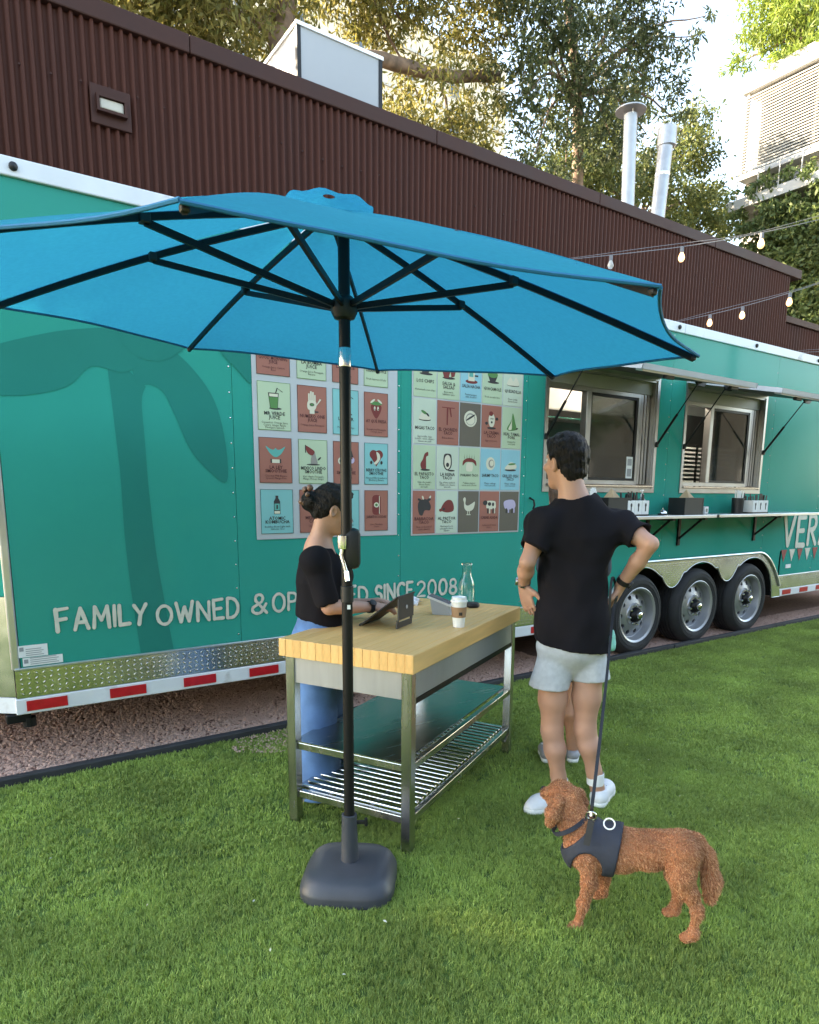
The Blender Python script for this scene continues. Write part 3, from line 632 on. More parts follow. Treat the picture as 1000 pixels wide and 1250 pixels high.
# V nose at the front
nose = MB().prism([(X0, YW + .02), (X0, YBK), (-.9, 5.6), (-.9, 4.95)], (0, 0, 0), (1, 0, 0), (0, 1, 0), 1.0, ZT - .01).build('nose', 'teal_paint', tr)
MB().prism([(X0 - .004, YW + .012), (X0 - .004, YBK), (-.915, 5.61), (-.915, 4.94)], (0, 0, 0), (1, 0, 0), (0, 1, 0), .45, .998).build('nose_guard', 'diamond_metal', tr)
MB().prism([(X0 - .004, YW + .008), (X0 - .004, YBK), (-.92, 5.61), (-.92, 4.935)], (0, 0, 0), (1, 0, 0), (0, 1, 0), .36, .448).build('nose_rail', 'trim_white', tr)
MB().span(X0 - .012, X0 + .029, YW - .006, YW + .035, .60, ZT, .008).build('corner_post', 'aluminium', tr)
# top rail in lengths
for i in range(4):
    a = X0 - .0 + i * 2.85; MB().span(a, a + 2.847, YW - .018, YW + .028, ZT - .004, ZT + .085, .006).build('top_rail', 'trim_white', tr)
cl_ = MB()
for i in range(9):
    x = .42 + i * 1.35; cl_.lathe([(0, .03), (.03, .03), (.038, .02), (.038, 0)], (x, YW - .018, ZT + .04), (0, -1, 0), 16)
for i in range(9):
    x = .42 + i * 1.35; MB().lathe([(0, .018), (.014, .016), (.020, .010), (.020, 0)], (x, YW - .018, ZT + .04), (0, -1, 0), 16).build('marker_light', 'black_plastic', tr, smooth=True)
# diamond plate skirt with raised treads
def treads(x0, x1, z0, z1, y, inside=None, pitch=.036):
    V = []; F = []; nx = int((x1 - x0) / pitch); nz = int((z1 - z0) / pitch * 1.35); l, w, h = .0155, .0052, .0042
    for i in range(nx):
        for j in range(nz):
            cx = x0 + (i + .5) * pitch; cz = z0 + (j + .5) * (z1 - z0) / nz; a = math.radians(45 if (i + j) % 2 else -45)
            if inside and not inside(cx, cz): continue
            c, s_ = math.cos(a), math.sin(a); o = len(V)
            for (u, v, d) in ((-l, 0, 0), (0, -w, 0), (l, 0, 0), (0, w, 0), (0, 0, -h)): V.append((cx + u * c - v * s_, y + d - .0005, cz + u * s_ + v * c))
            F += [(o, o + 1, o + 4), (o + 1, o + 2, o + 4), (o + 2, o + 3, o + 4), (o + 3, o, o + 4)]
    return V, F
for (a, b) in ((X0, 1.80), (1.803, 3.40), (3.403, 4.985), (8.115, 9.9), (9.903, X1)):
    sk = MB().span(a, b, YW - .008, YW + .02, .446, .604).build('skirt_plate', 'diamond_metal', tr)
    V, F = treads(a + .01, b - .01, .452, .59, YW - .008); stuff(np_mesh('tread_pattern', V, F, 'diamond_metal', sk))
    MB().span(a, b, YW - .012, YW + .02, .597, .612, .004).build('skirt_trim', 'aluminium', tr)
def rail(a, b, first):
    r_ = MB().span(a, b, YW - .014, YW + .04, .355, .443, .006).build('bottom_rail', 'trim_white', tr)
    x = first
    while x < b - .1:
        MB().span(x, min(x + .20, b), YW - .018, YW - .0142, .372, .428).build('red_reflector', 'red_reflector', r_); x += .42
rail(X0 - .01, 4.92, .26); rail(8.18, X1, 8.24)
MB().span(.16, .28, YW + .02, YW + .12, .30, .354, .01).build('jack_foot', 'black_metal', tr)
MB().lathe([(0, 0), (.035, 0), (.035, .05), (0, .05)], (.27, YW + .05, .27), (0, 0, 1), 14).build('jack_foot', 'black_metal', tr)

# fender over three wheels
WX = [5.50, 6.50, 7.50]; WZ = .385; WR = .40
def f_top(x):
    if x < 5.45: t = (x - 4.93) / .52; return .42 + .49 * math.sin(max(0, min(1, t)) * math.pi / 2) ** .8 if t > 0 else .36
    if x > 7.60: t = (8.18 - x) / .58; return .36 + .55 * math.sin(max(0, min(1, t)) * math.pi / 2) ** .75
    return .91
def f_low(x):
    best = 0
    for w in WX:
        d = abs(x - w)
        if d < .475: best = max(best, WZ + (.475 ** 2 - d * d) ** .5)
    if x < WX[0] - .2 or x > WX[2] + .2: return min(best, f_top(x) - .012) if best else .36
    for c in (6.0,): pass
    d = min(abs(x - 6.0), abs(x - 7.0)); s_ = .625 + d * d * 4.2
    return max(best, s_) if d < .2 else best
xs = np.linspace(4.95, 8.17, 220); fm = MB(); V = []
for y in (YW - .022, YW - .004):
    for x in xs: V += [(x, y, max(.36, f_low(x))), (x, y, max(f_top(x), max(.36, f_low(x)) + .004))]
n = len(xs); F = [(2 * i, 2 * i + 2, 2 * i + 3, 2 * i + 1) for i in range(n - 1)] + [(2 * n + 2 * i + 1, 2 * n + 2 * i + 3, 2 * n + 2 * i + 2, 2 * n + 2 * i) for i in range(n - 1)]
F += [(2 * i, 2 * n + 2 * i, 2 * n + 2 * i + 2, 2 * i + 2) for i in range(n - 1)] + [(2 * i + 1, 2 * i + 3, 2 * n + 2 * i + 3, 2 * n + 2 * i + 1) for i in range(n - 1)]
fend = fm.add(V, F).build('fender', 'diamond_metal', tr)
V, F = treads(5.0, 8.1, .5, .9, YW - .022, lambda x, z: f_low(x) + .02 < z < f_top(x) - .03, .030); stuff(np_mesh('tread_pattern', V, F, 'diamond_metal', fend))
MB().tube([(x, YW - .03, f_top(x)) for x in xs[::4]], .014, 8).build('fender_trim', 'aluminium', fend, smooth=True)
MB().tube([(x, YW - .018, max(.36, f_low(x))) for x in xs[::3]], .006, 6).build('fender_edge', 'aluminium', fend, smooth=True)
for (xa_, xb_) in ((4.975, 5.50), (7.55, 8.125)):
    q_ = np.linspace(xa_, xb_, 24); V = [(x, YW + .002, z) for x in q_ for z in (f_top(x) - .01, .845)]
    MB().add(V, [(2 * i, 2 * i + 2, 2 * i + 3, 2 * i + 1) for i in range(23)]).build('fender_corner', 'teal_paint', tr)
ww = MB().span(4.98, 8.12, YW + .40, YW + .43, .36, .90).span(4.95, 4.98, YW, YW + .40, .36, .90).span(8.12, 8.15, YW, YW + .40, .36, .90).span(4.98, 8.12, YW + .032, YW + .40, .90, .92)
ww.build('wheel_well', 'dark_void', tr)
# wheels
def make_wheel(x):
    w = bpy.data.objects.new('wheel', None); COL.objects.link(w); w.location = (x, YW, WZ); w.parent = tr; w.matrix_parent_inverse = parent_inv(tr); w.empty_display_size = .1
    yo = YW + .005; ax = (0, -1, 0); c = (x, yo, WZ)
    prof = [(.262, -.02), (.268, .004), (.296, .018), (.338, .022), (.372, .008), (.392, -.020), (.398, -.035)]
    for k in range(5): a = -.04 - k * .038; prof += [(.401, a), (.401, a - .026), (.390, a - .028), (.390, a - .036)]
    prof += [(.398, -.232), (.37, -.25), (.31, -.262), (.262, -.24)]
    MB().lathe(prof, c, ax, 48, close=True).build('tyre', 'rubber', w, smooth=True)
    ring = MB(); 
    for (ra, rb_, z0, z1) in ((.312, .315, .0205, .0235), (.345, .348, .0195, .0225)): ring.lathe([(ra, z0), (ra, z1), (rb_, z1), (rb_, z0)], c, ax, 48)
    ring.build('sidewall_ring', 'rubber', w)
    MB().lathe([(.266, -.20), (.262, -.06), (.270, .004), (.277, .012), (.270, .015), (.250, .004), (.234, -.045), (.230, -.068), (.226, -.070)], c, ax, 48).build('rim', 'rim_grey', w, smooth=True)
    # disc with ten round hand holes
    V = []; F = []; nh = 10; hr = .024; rm = .180; ro, ri = .228, .118
    for k in range(nh):
        t0 = 2 * math.pi * k / nh; hw = math.pi / nh; m = 16; o = len(V)
        for q in range(m):
            a = 2 * math.pi * q / m; u, v = math.cos(a), math.sin(a)
            hx, hz = rm + hr * u, hr * v; rr = math.hypot(hx, hz); tt = t0 + math.atan2(hz, hx)
            s_ = 1 / max(abs(u), abs(v)); bu = u * s_; bv = v * s_
            Rr = rm + (ro - rm) * bu if bu > 0 else rm + (rm - ri) * bu; Tt = t0 + hw * bv
            dz = lambda r: -.070 + .034 * (1 - (r - ri) / (ro - ri))
            V += [(x + rr * math.cos(tt), yo - dz(rr), WZ + rr * math.sin(tt)), (x + Rr * math.cos(Tt), yo - dz(Rr), WZ + Rr * math.sin(Tt)), (x + rr * math.cos(tt), yo - dz(rr) + .02, WZ + rr * math.sin(tt))]
        for q in range(m):
            j = (q + 1) % m; F += [(o + 3 * q, o + 3 * q + 1, o + 3 * j + 1, o + 3 * j), (o + 3 * q, o + 3 * j, o + 3 * j + 2, o + 3 * q + 2)]
    MB().add(V, F).build('wheel_disc', 'rim_grey', w)
    MB().lathe([(.119, -.037), (.110, -.026), (.080, -.024), (.074, -.03)], c, ax, 32).build('hub_flange', 'rim_grey', w, smooth=True)
    MB().lathe([(.075, -.03), (.072, -.0), (.056, .02), (.034, .024)], c, ax, 28).build('hub', 'black_metal', w, smooth=True)
    MB().lathe([(.036, .02), (.035, .042), (.027, .048), (0, .048)], c, ax, 20).build('hub_cap', 'bright_metal', w, smooth=True)
    MB().lathe([(0, -.13), (.228, -.13)], c, ax, 32).build('brake_drum', 'dark_void', w)
    for k in range(8):
        t = 2 * math.pi * k / 8 + .2; MB().lathe([(.012, -.03), (.012, .0), (.007, .006), (0, .006)], (x + .096 * math.cos(t), yo, WZ + .096 * math.sin(t)), ax, 6).build('lug_nut', 'bright_metal', w)
    return w
def copy_tree(o, parent):
    c = o.copy(); COL.objects.link(c); c.parent = parent; c.matrix_parent_inverse = o.matrix_parent_inverse.copy()
    for ch in list(o.children): copy_tree(ch, c)
    return c
w0 = make_wheel(WX[0])
for x, rot in zip(WX[1:], (.5, 1.1)):
    w = copy_tree(w0, tr); w.location.x = x; w.rotation_euler = (0, 0, 0)

# serving windows with frames, sliding sashes, awnings and gas struts
def fr(mb, x0, x1, z0, z1, y0, y1, w):
    return mb.span(x0, x1, y0, y1, z0, z0 + w).span(x0, x1, y0, y1, z1 - w, z1).span(x0, x0 + w, y0 + .0005, y1 - .0005, z0 + w, z1 - w).span(x1 - w, x1, y0 + .0005, y1 - .0005, z0 + w, z1 - w)
mat('awning_rim', (.42, .44, .47), .35, var=(6, .08))
mat('awning_teal', (.010, .30, .25), .3, var=(2, .06), coat=.3)
for wi, (x0, x1, z0, z1) in enumerate(WIN):
    win = MB(); fr(win, x0 - .028, x1 + .028, z0 - .028, z1 + .028, YW - .012, YW - .002, .036)
    W_ = win.build('serving_window', 'window_metal', tr)
    fr(MB(), x0 + .001, x1 - .001, z0 + .001, z1 - .001, YW - .001, YW + .13, .022).build('reveal', 'window_metal', W_)
    MB().span(x0 + .02, x1 - .02, YW - .03, YW + .10, z0 + .024, z0 + .036).build('sill', 'bright_metal', W_)
    xm = x0 + (.56 if wi == 0 else .52); zl = z0 + .05; zh = z1 - .13
    MB().span(x0 + .024, x1 - .024, YW + .04, YW + .10, zh, z1 - .024).build('head_panel', 'interior_grey', W_)
    fr(MB(), x0 + .03, x1 - .16, zl - .006, zh - .001, YW + .05, YW + .11, .035).build('sash_frame', 'window_metal', W_)
    MB().span(xm - .028, xm + .028, YW + .042, YW + .112, zl + .03, zh - .037, .004).build('meeting_post', 'window_metal', W_)
    fr(MB(), xm + .03, x1 - .197, zl + .031, zh - .038, YW + .055, YW + .085, .022).build('sliding_sash', 'black_metal', W_)
    MB().span(xm + .053, x1 - .22, YW + .066, YW + .072, zl + .054, zh - .061).build('pane', 'tint_glass', W_)
    for k in range(3): MB().span(x1 - .158 + k * .045, x1 - .128 + k * .045, YW + .05, YW + .10, zl, zh - .002).build('side_trim', 'window_metal', W_)
    # awning: a door of the wall, hinged at the top, its outer edge a little low
    hz = z1 + .04; out, drop = .90, .195; al = math.atan2(drop, out)
    R = Matrix.Rotation(al, 3, 'X'); A = thing_dummy = None
    aw = MB().box((((x0 + x1) / 2), YW - .02 - out / 2, hz - drop / 2 + .0), (x1 - x0 + .04, math.hypot(out, drop), .03), R).build('awning', 'awning_teal', tr)
    e = MB(); L_ = math.hypot(out, drop)
    cx_ = (x0 + x1) / 2; cy_, cz_ = YW - .02 - out / 2, hz - drop / 2
    for (dx, dy, sx, sy) in ((0, -L_ / 2 - .006, x1 - x0 + .07, .012), (-(x1 - x0) / 2 - .027, 0, .012, L_ + .024), ((x1 - x0) / 2 + .027, 0, .012, L_ + .024)):
        o_ = R @ Vector((dx, dy, 0)); e.box((cx_ + o_.x, cy_ + o_.y, cz_ + o_.z), (sx, sy, .040), R)
    e.build('awning_edge', 'awning_rim', aw)
    o_ = R @ Vector((0, -L_ / 2 + .05, -.024)); MB().box((cx_, cy_ + o_.y, cz_ + o_.z), (x1 - x0 - .04, .06, .016), R).build('awning_rib', 'aluminium', aw)
    o_ = R @ Vector((.0, .0, -.017)); MB().box((cx_, cy_ + o_.y, cz_ + o_.z), (x1 - x0 - .1, L_ - .12, .004), R).build('awning_liner', 'grey_dark', aw)
    for k in (.25, .85):
        o_ = R @ Vector(((k - .5) * (x1 - x0), -L_ / 2 + .04, -.045)); MB().box((cx_ + o_.x, cy_ + o_.y, cz_ + o_.z), (.10, .035, .03), R, .006).build('latch', 'black_plastic', aw)
    MB().span(x0 - .02, x1 + .02, YW - .03, YW - .014, hz + .012, hz + .04).build('hinge', 'aluminium', tr)
    for sx in (x0 - .016, x1 + .016):
        a = Vector((sx, YW - .022, z0 + .42)); b = Vector((sx, YW - .02 - out * .42, hz - drop * .42 - .035)); m_ = a.lerp(b, .52)
        st = MB().tube([a, m_], .0115, 10).build('gas_strut', 'black_metal', W_, smooth=True)
        MB().tube([m_, b], .0055, 8).build('piston_rod', 'bright_metal', st, smooth=True) if False else MB().tube([m_, b], .0055, 8).build('piston_rod', 'black_metal', W_, smooth=True)
        MB().box(a, (.03, .02, .05), None, .005).build('strut_bracket', 'black_metal', W_)
        MB().prism([(-.075, .0), (-.045, .028), (.045, .028), (.075, 0), (.045, -.028), (-.045, -.028)], (b.x, b.y - .03, b.z + .005), (1, 0, 0), (0, 0, 1), -.008, .008).build('strut_plate', 'black_metal', W_)
# notice stuck on the first pane
nt_ = MB().span(5.27, 5.36, YW + .060, YW + .0625, 1.70, 1.90).build('notice', 'paper_white', tr)
MB().span(5.285, 5.345, YW + .0588, YW + .0596, 1.82, 1.88).span(5.285, 5.345, YW + .0588, YW + .0596, 1.72, 1.79).build('notice_print', 'interior_grey', nt_)

# what shows inside through the open sashes
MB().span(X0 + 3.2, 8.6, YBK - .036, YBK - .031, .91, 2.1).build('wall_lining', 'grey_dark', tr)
MB().span(5.2, 7.6, 5.6, 6.46, 2.50, 2.98, .02).build('extractor_hood', 'interior_white', tr)
hd_ = MB().span(5.2, 7.6, 5.56, 5.598, 2.42, 2.498).build('hood_rail', 'black_metal', tr)
MB().span(5.2, 7.6, 5.55, 5.559, 2.41, 2.425).build('hood_trim', 'bright_metal', tr)
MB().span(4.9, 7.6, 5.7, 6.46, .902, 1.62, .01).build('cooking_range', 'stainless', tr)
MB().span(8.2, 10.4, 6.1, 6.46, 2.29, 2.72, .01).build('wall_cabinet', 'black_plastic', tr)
rk = MB()
for i in range(12):
    MB().span(8.2, 10.4, 5.95, 6.40, 1.56 + i * .060, 1.582 + i * .060).build('rack_shelf', 'interior_white', tr)
for x in (8.2, 9.2, 9.34, 10.3): MB().span(x, x + .03, 5.93, 5.949, .92, 2.28).build('rack_post', 'black_metal', tr)
MB().span(3.7, 8.4, YW + .032, YW + .42, 1.52, 1.555, .006).build('prep_counter', 'stainless', tr)
mat('led', (1, 1, 1), .5, emit=((1.0, .97, .92), 6.5))
for x in (4.8, 6.6, 8.6): MB().span(x - .55, x + .55, 5.05, 5.17, ZT - .055, ZT - .026).build('ceiling_light', 'led', tr)
pb = MB().span(6.62, 6.80, YW + .2, YW + .34, 1.556, 1.64, .006).build('parcel', 'bamboo', tr)

# fold-out shelf
sh = MB()
for (a, b) in ((4.55, 6.19), (6.24, 8.27)): MB().span(a, b, YW - .33, YW - .012, 1.335, 1.365, .004).build('counter_shelf', 'aluminium', tr)
for x in (4.75, 5.55, 6.06, 7.48):
    b_ = MB().span(x - .018, x + .018, YW - .022, YW - .003, 1.05, 1.334).span(x - .018, x + .018, YW - .30, YW - .022, 1.316, 1.334).build('shelf_bracket', 'black_metal', tr)
    MB().bar((x, YW - .02, 1.12), (x, YW - .25, 1.318), .012, .02).build('brace', 'black_metal', b_)
MB().span(6.195, 6.235, YW - .32, YW - .012, 1.337, 1.361).build('shelf_hinge', 'black_metal', tr)
MB().tube([(3.98, YW - .002, 1.52), (3.98, YW - .05, 1.50), (3.98, YW - .06, 1.46), (3.98, YW - .045, 1.43)], .008, 8).build('hook', 'black_metal', tr, smooth=True)
MB().span(8.28, 8.40, YW - .006, YW - .001, .69, .735).build('plate_sticker', 'paper_white', tr)

# mural and lettering, flat paint on the panels
def flat_poly(name, pts, material, parent, off): return MB().prism([(p[0], p[1]) for p in pts], (0, YW - off, 0), (1, 0, 0), (0, 0, 1), -.0006, .0).build(name, material, parent)
def wpx(lst): return [(ony(a, b, YW)[0], ony(a, b, YW)[2]) for (a, b) in lst]
trunkL = wpx([(128, 425), (134, 470), (140, 520), (147, 580), (152, 650), (160, 720), (172, 797)]); trunkR = wpx([(212, 792), (200, 730), (190, 670), (182, 600), (177, 540), (173, 490), (178, 472)])
flat_poly('mural_trunk', catmull(trunkL, 5) + catmull(trunkR, 5), 'teal_dark_paint', tr, .0012)
flat_poly('mural_leaf', catmull(wpx([(160, 405), (200, 420), (235, 450), (262, 490), (275, 540), (277, 588), (255, 575), (232, 548), (215, 510), (200, 480), (185, 470), (165, 465)]), 5, True), 'teal_dark_paint', tr, .0020)
flat_poly('mural_leaf', catmull(wpx([(-60, 440), (-20, 425), (30, 412), (90, 402), (150, 404), (170, 440), (150, 455), (112, 447), (85, 470), (50, 480), (10, 483), (-40, 478)]), 5, True), 'teal_dark_paint', tr, .0028)
flat_poly('mural_leaf', catmull(wpx([(150, 420), (130, 330), (150, 280), (210, 330), (240, 400), (200, 440)]), 5, True), 'teal_dark_paint', tr, .0036)
flat_poly('mural_leaf', catmull(wpx([(268, 428), (260, 400), (285, 400), (303, 430), (307, 468), (290, 452)]), 5, True), 'teal_dark_paint', tr, .0044)

def arc(cx, cy, rx, ry, a0, a1, n=12): return [(cx + rx * math.cos(math.radians(a0 + (a1 - a0) * k / n)), cy + ry * math.sin(math.radians(a0 + (a1 - a0) * k / n))) for k in range(n + 1)]
STROKE = {'F': (.62, [[(0, 0), (0, 1)], [(0, .97), (.6, 1)], [(0, .52), (.48, .54)]]), 'A': (.74, [[(0, 0), (.36, 1)], [(.36, 1), (.72, 0)], [(.14, .33), (.58, .33)]]), 'M': (.85, [[(0, 0), (.08, 1)], [(.08, 1), (.42, .35)], [(.42, .35), (.76, 1)], [(.76, 1), (.85, 0)]]), 'I': (.0, [[(0, 0), (0, 1)]]), 'L': (.55, [[(0, 1), (0, 0)], [(0, .02), (.55, .05)]]), 'Y': (.7, [[(0, 1), (.34, .5)], [(.7, 1), (.34, .5), (.22, 0)]]),
 'O': (.84, [arc(.42, .5, .42, .5, 90, 450, 20)]), 'W': (1.0, [[(0, 1), (.24, 0)], [(.24, 0), (.5, .75)], [(.5, .75), (.74, 0)], [(.74, 0), (1.0, 1)]]), 'N': (.72, [[(0, 0), (0, 1)], [(0, 1), (.7, 0)], [(.7, 0), (.72, 1)]]), 'E': (.58, [[(0, 0), (0, 1)], [(0, .98), (.56, 1)], [(0, .52), (.46, .53)], [(0, .02), (.58, .0)]]), 'D': (.72, [[(0, 0), (0, 1)], [(0, 1)] + arc(.2, .5, .5, .5, 90, -90, 14) + [(0, 0)]]),
 '&': (.75, [[(.75, 0), (.2, .68)] + arc(.38, .8, .19, .19, 200, -20, 10) + [(.5, .6), (.12, .38)] + arc(.28, .22, .26, .22, 150, 320, 10) + [(.72, .48)]]), 'P': (.6, [[(0, 0), (0, 1)], [(0, 1)] + arc(.3, .74, .28, .26, 90, -90, 10) + [(0, .48)]]), 'R': (.64, [[(0, 0), (0, 1)], [(0, 1)] + arc(.3, .76, .27, .24, 90, -90, 10) + [(0, .5)], [(.2, .5), (.64, 0)]]), 'T': (.7, [[(0, 1), (.7, 1)], [(.35, 1), (.35, 0)]]),
 'S': (.58, [arc(.3, .74, .27, .25, 30, 250, 10) + arc(.29, .26, .29, .26, 80, -150, 10)]), 'C': (.66, [arc(.42, .5, .42, .5, 50, 310, 16)]), 'U': (.7, [[(0, 1)] + arc(.35, .35, .35, .35, 180, 360, 10) + [(.7, 1)]]), 'Z': (.66, [[(0, 1), (.66, 1), (0, 0), (.66, 0)]]), 'V': (.76, [[(0, 1), (.36, 0)], [(.36, 0), (.76, 1)]]),
 '2': (.6, [arc(.3, .72, .29, .28, 160, -30, 10) + [(0, .02), (.62, .02)]]), '0': (.62, [arc(.31, .5, .31, .5, 90, 450, 20)]), '8': (.56, [arc(.28, .75, .24, .25, 90, 450, 16), arc(.28, .25, .28, .26, 90, 450, 16)])}
def lettering(name, txt, x, z, size, material, parent, fit, wt=.17, jit=.05, off=.0052):
    """hand painted capitals: brush strokes of uneven width, each letter slightly out of true"""
    r = random.Random(txt); mb = MB(); n = len(txt); gap = .30; tot = sum(STROKE[c][0] for c in txt) + gap * (n - 1); sx = (fit - wt * size) / max(tot, .01); cx = x + wt * size / 2; lay = 0
    for ch in txt:
        w, strokes = STROKE[ch]; a = r.uniform(-jit, jit); sc = r.uniform(.94, 1.05); dz = r.uniform(-.04, .04) * size
        for st in strokes:
            lay += 1; w0 = wt * size * r.uniform(.85, 1.12); P = []
            for p in st:
                u, v = p[0] * sx, p[1] * size * sc; P.append((cx + u - (v - size / 2) * math.sin(a) * .6, z + v + dz + u * math.sin(a)))
            Q = [P[0]]
            for p, q in zip(P[:-1], P[1:]):
                m = max(1, int(math.dist(p, q) / (.25 * size)));
                for k in range(1, m + 1): Q.append((p[0] + (q[0] - p[0]) * k / m, p[1] + (q[1] - p[1]) * k / m))
            L_ = []; R2 = []
            for i in range(len(Q)):
                p0, p1 = Q[max(i - 1, 0)], Q[min(i + 1, len(Q) - 1)]; dx, dy = p1[0] - p0[0], p1[1] - p0[1]; l = math.hypot(dx, dy) or 1; hw = w0 / 2 * (1 + .12 * math.sin(i * 1.9 + lay)); L_.append((Q[i][0] - dy / l * hw, Q[i][1] + dx / l * hw)); R2.append((Q[i][0] + dy / l * hw, Q[i][1] - dx / l * hw))
            y = YW - off - .0009 * (lay % 4); m = len(Q); mb.add([(p[0], y - .00003 * (j_ % m), p[1]) for j_, p in enumerate(L_ + R2)], [(i, i + 1, m + i + 1, m + i) for i in range(m - 1)])
            for e_, (pc, k_) in enumerate(((Q[0], 0), (Q[-1], 1))):
                mb.add([(pc[0] + w0 * .5 * math.cos(t) * .98, y - .00006 * (e_ + 1), pc[1] + w0 * .5 * math.sin(t) * .98) for t in [2 * math.pi * q / 10 for q in range(10)]], [tuple(range(10))])
        cx += w * sx + gap * sx
    mb.build(name, material, parent)
for (w_, x_, z_, wid) in (('FAMILY', .43, .79, .49), ('OWNED', .96, .775, .515), ('&', 1.545, .78, .12), ('OPERATED', 1.69, .785, .735), ('SINCE', 2.475, .785, .34), ('2008', 2.84, .785, .39)):
    lettering('lettering', w_, x_, z_, .118, 'cream_paint', tr, wid)
lettering('lettering', 'VERACRUZ', 8.13, .955, .36, 'cream_paint', tr, 2.35, .16, .03)
for i in range(14):
    x = 8.14 + i * .19; flat_poly('bunting_flag', [(x, .915), (x + .07, .765), (x + .135, .915)], ('bunting_red' if i % 2 == 0 else 'cream_paint') if 'bunting_red' in MATS or mat('bunting_red', (.28, .045, .04), .6) else None, tr, .0052)
# maker's stickers low on the front panel
for (x0, x1, z0, z1) in ((.245, .385, .668, .732), (.262, .455, .618, .664)):
    st_ = MB().span(x0, x1, YW - .005, YW - .0015, z0, z1).build('maker_sticker', 'paper_white', tr); pr_ = MB()
    for k in range(4): pr_.span(x0 + .035, x1 - .02 - .01 * (k % 2), YW - .0062, YW - .0054, z0 + .008 + k * .011, z0 + .012 + k * .011)
    pr_.span(x0 + .006, x0 + .026, YW - .0062, YW - .0054, z1 - .03, z1 - .008); stuff(pr_.build('sticker_print', 'interior_grey', st_))

# ================================================================== MENU POSTERS
mat('card_green', (.44, .55, .36), .6, var=(4, .05)); mat('card_rust', (.36, .125, .085), .6, var=(4, .05)); mat('card_teal', (.17, .48, .46), .6, var=(4, .05))
mat('card_brown', (.13, .105, .075), .6, var=(4, .05)); mat('card_mint', (.52, .60, .46), .6, var=(4, .05)); mat('card_blue', (.22, .50, .55), .6, var=(4, .05))
mat('poster_sheet', (.46, .49, .49), .5, var=(3, .04)); mat('ink', (.035, .03, .028), .7); mat('ink_green', (.07, .22, .06), .7); mat('ink_cream', (.66, .62, .46), .7); mat('ink_red', (.20, .028, .022), .7); mat('ink_lilac', (.50, .42, .56), .7); mat('ink_grey', (.28, .26, .22), .7); mat('ink_teal', (.07, .38, .32), .7)
INK = ['ink', 'ink_green', 'ink_cream', 'ink_red', 'ink_lilac', 'ink_grey', 'ink_teal']
def E_(x, y, rx, ry, n=14, a=0): return [(x + rx * math.cos(t) * math.cos(a) - ry * math.sin(t) * math.sin(a), y + rx * math.cos(t) * math.sin(a) + ry * math.sin(t) * math.cos(a)) for t in [2 * math.pi * k / n for k in range(n)]]
def R_(x0, y0, x1, y1): return [(x0, y0), (x1, y0), (x1, y1), (x0, y1)]
def taco(fill): return [(0, E_(.5, .28, .36, .06)), (fill, catmull([(.16, .3), (.22, .5), (.45, .72), (.62, .62), (.84, .32), (.5, .27)], 4, True)), (1, E_(.45, .62, .2, .07, a=-.4)), (0, E_(.66, .52, .12, .05, a=-.7))]
def bowl(fill): return [(0, E_(.55, .22, .4, .06)), (0, [(.15, .6), (.85, .6), (.68, .25), (.32, .25)]), (fill, E_(.5, .6, .35, .16))]
def bottle(c, l): return [(c, R_(.34, .1, .66, .68)), (c, [(.34, .68), (.66, .68), (.58, .82), (.42, .82)]), (0, R_(.43, .82, .57, .95)), (l, R_(.37, .28, .63, .58)), (0, R_(.46, .34, .54, .52))]
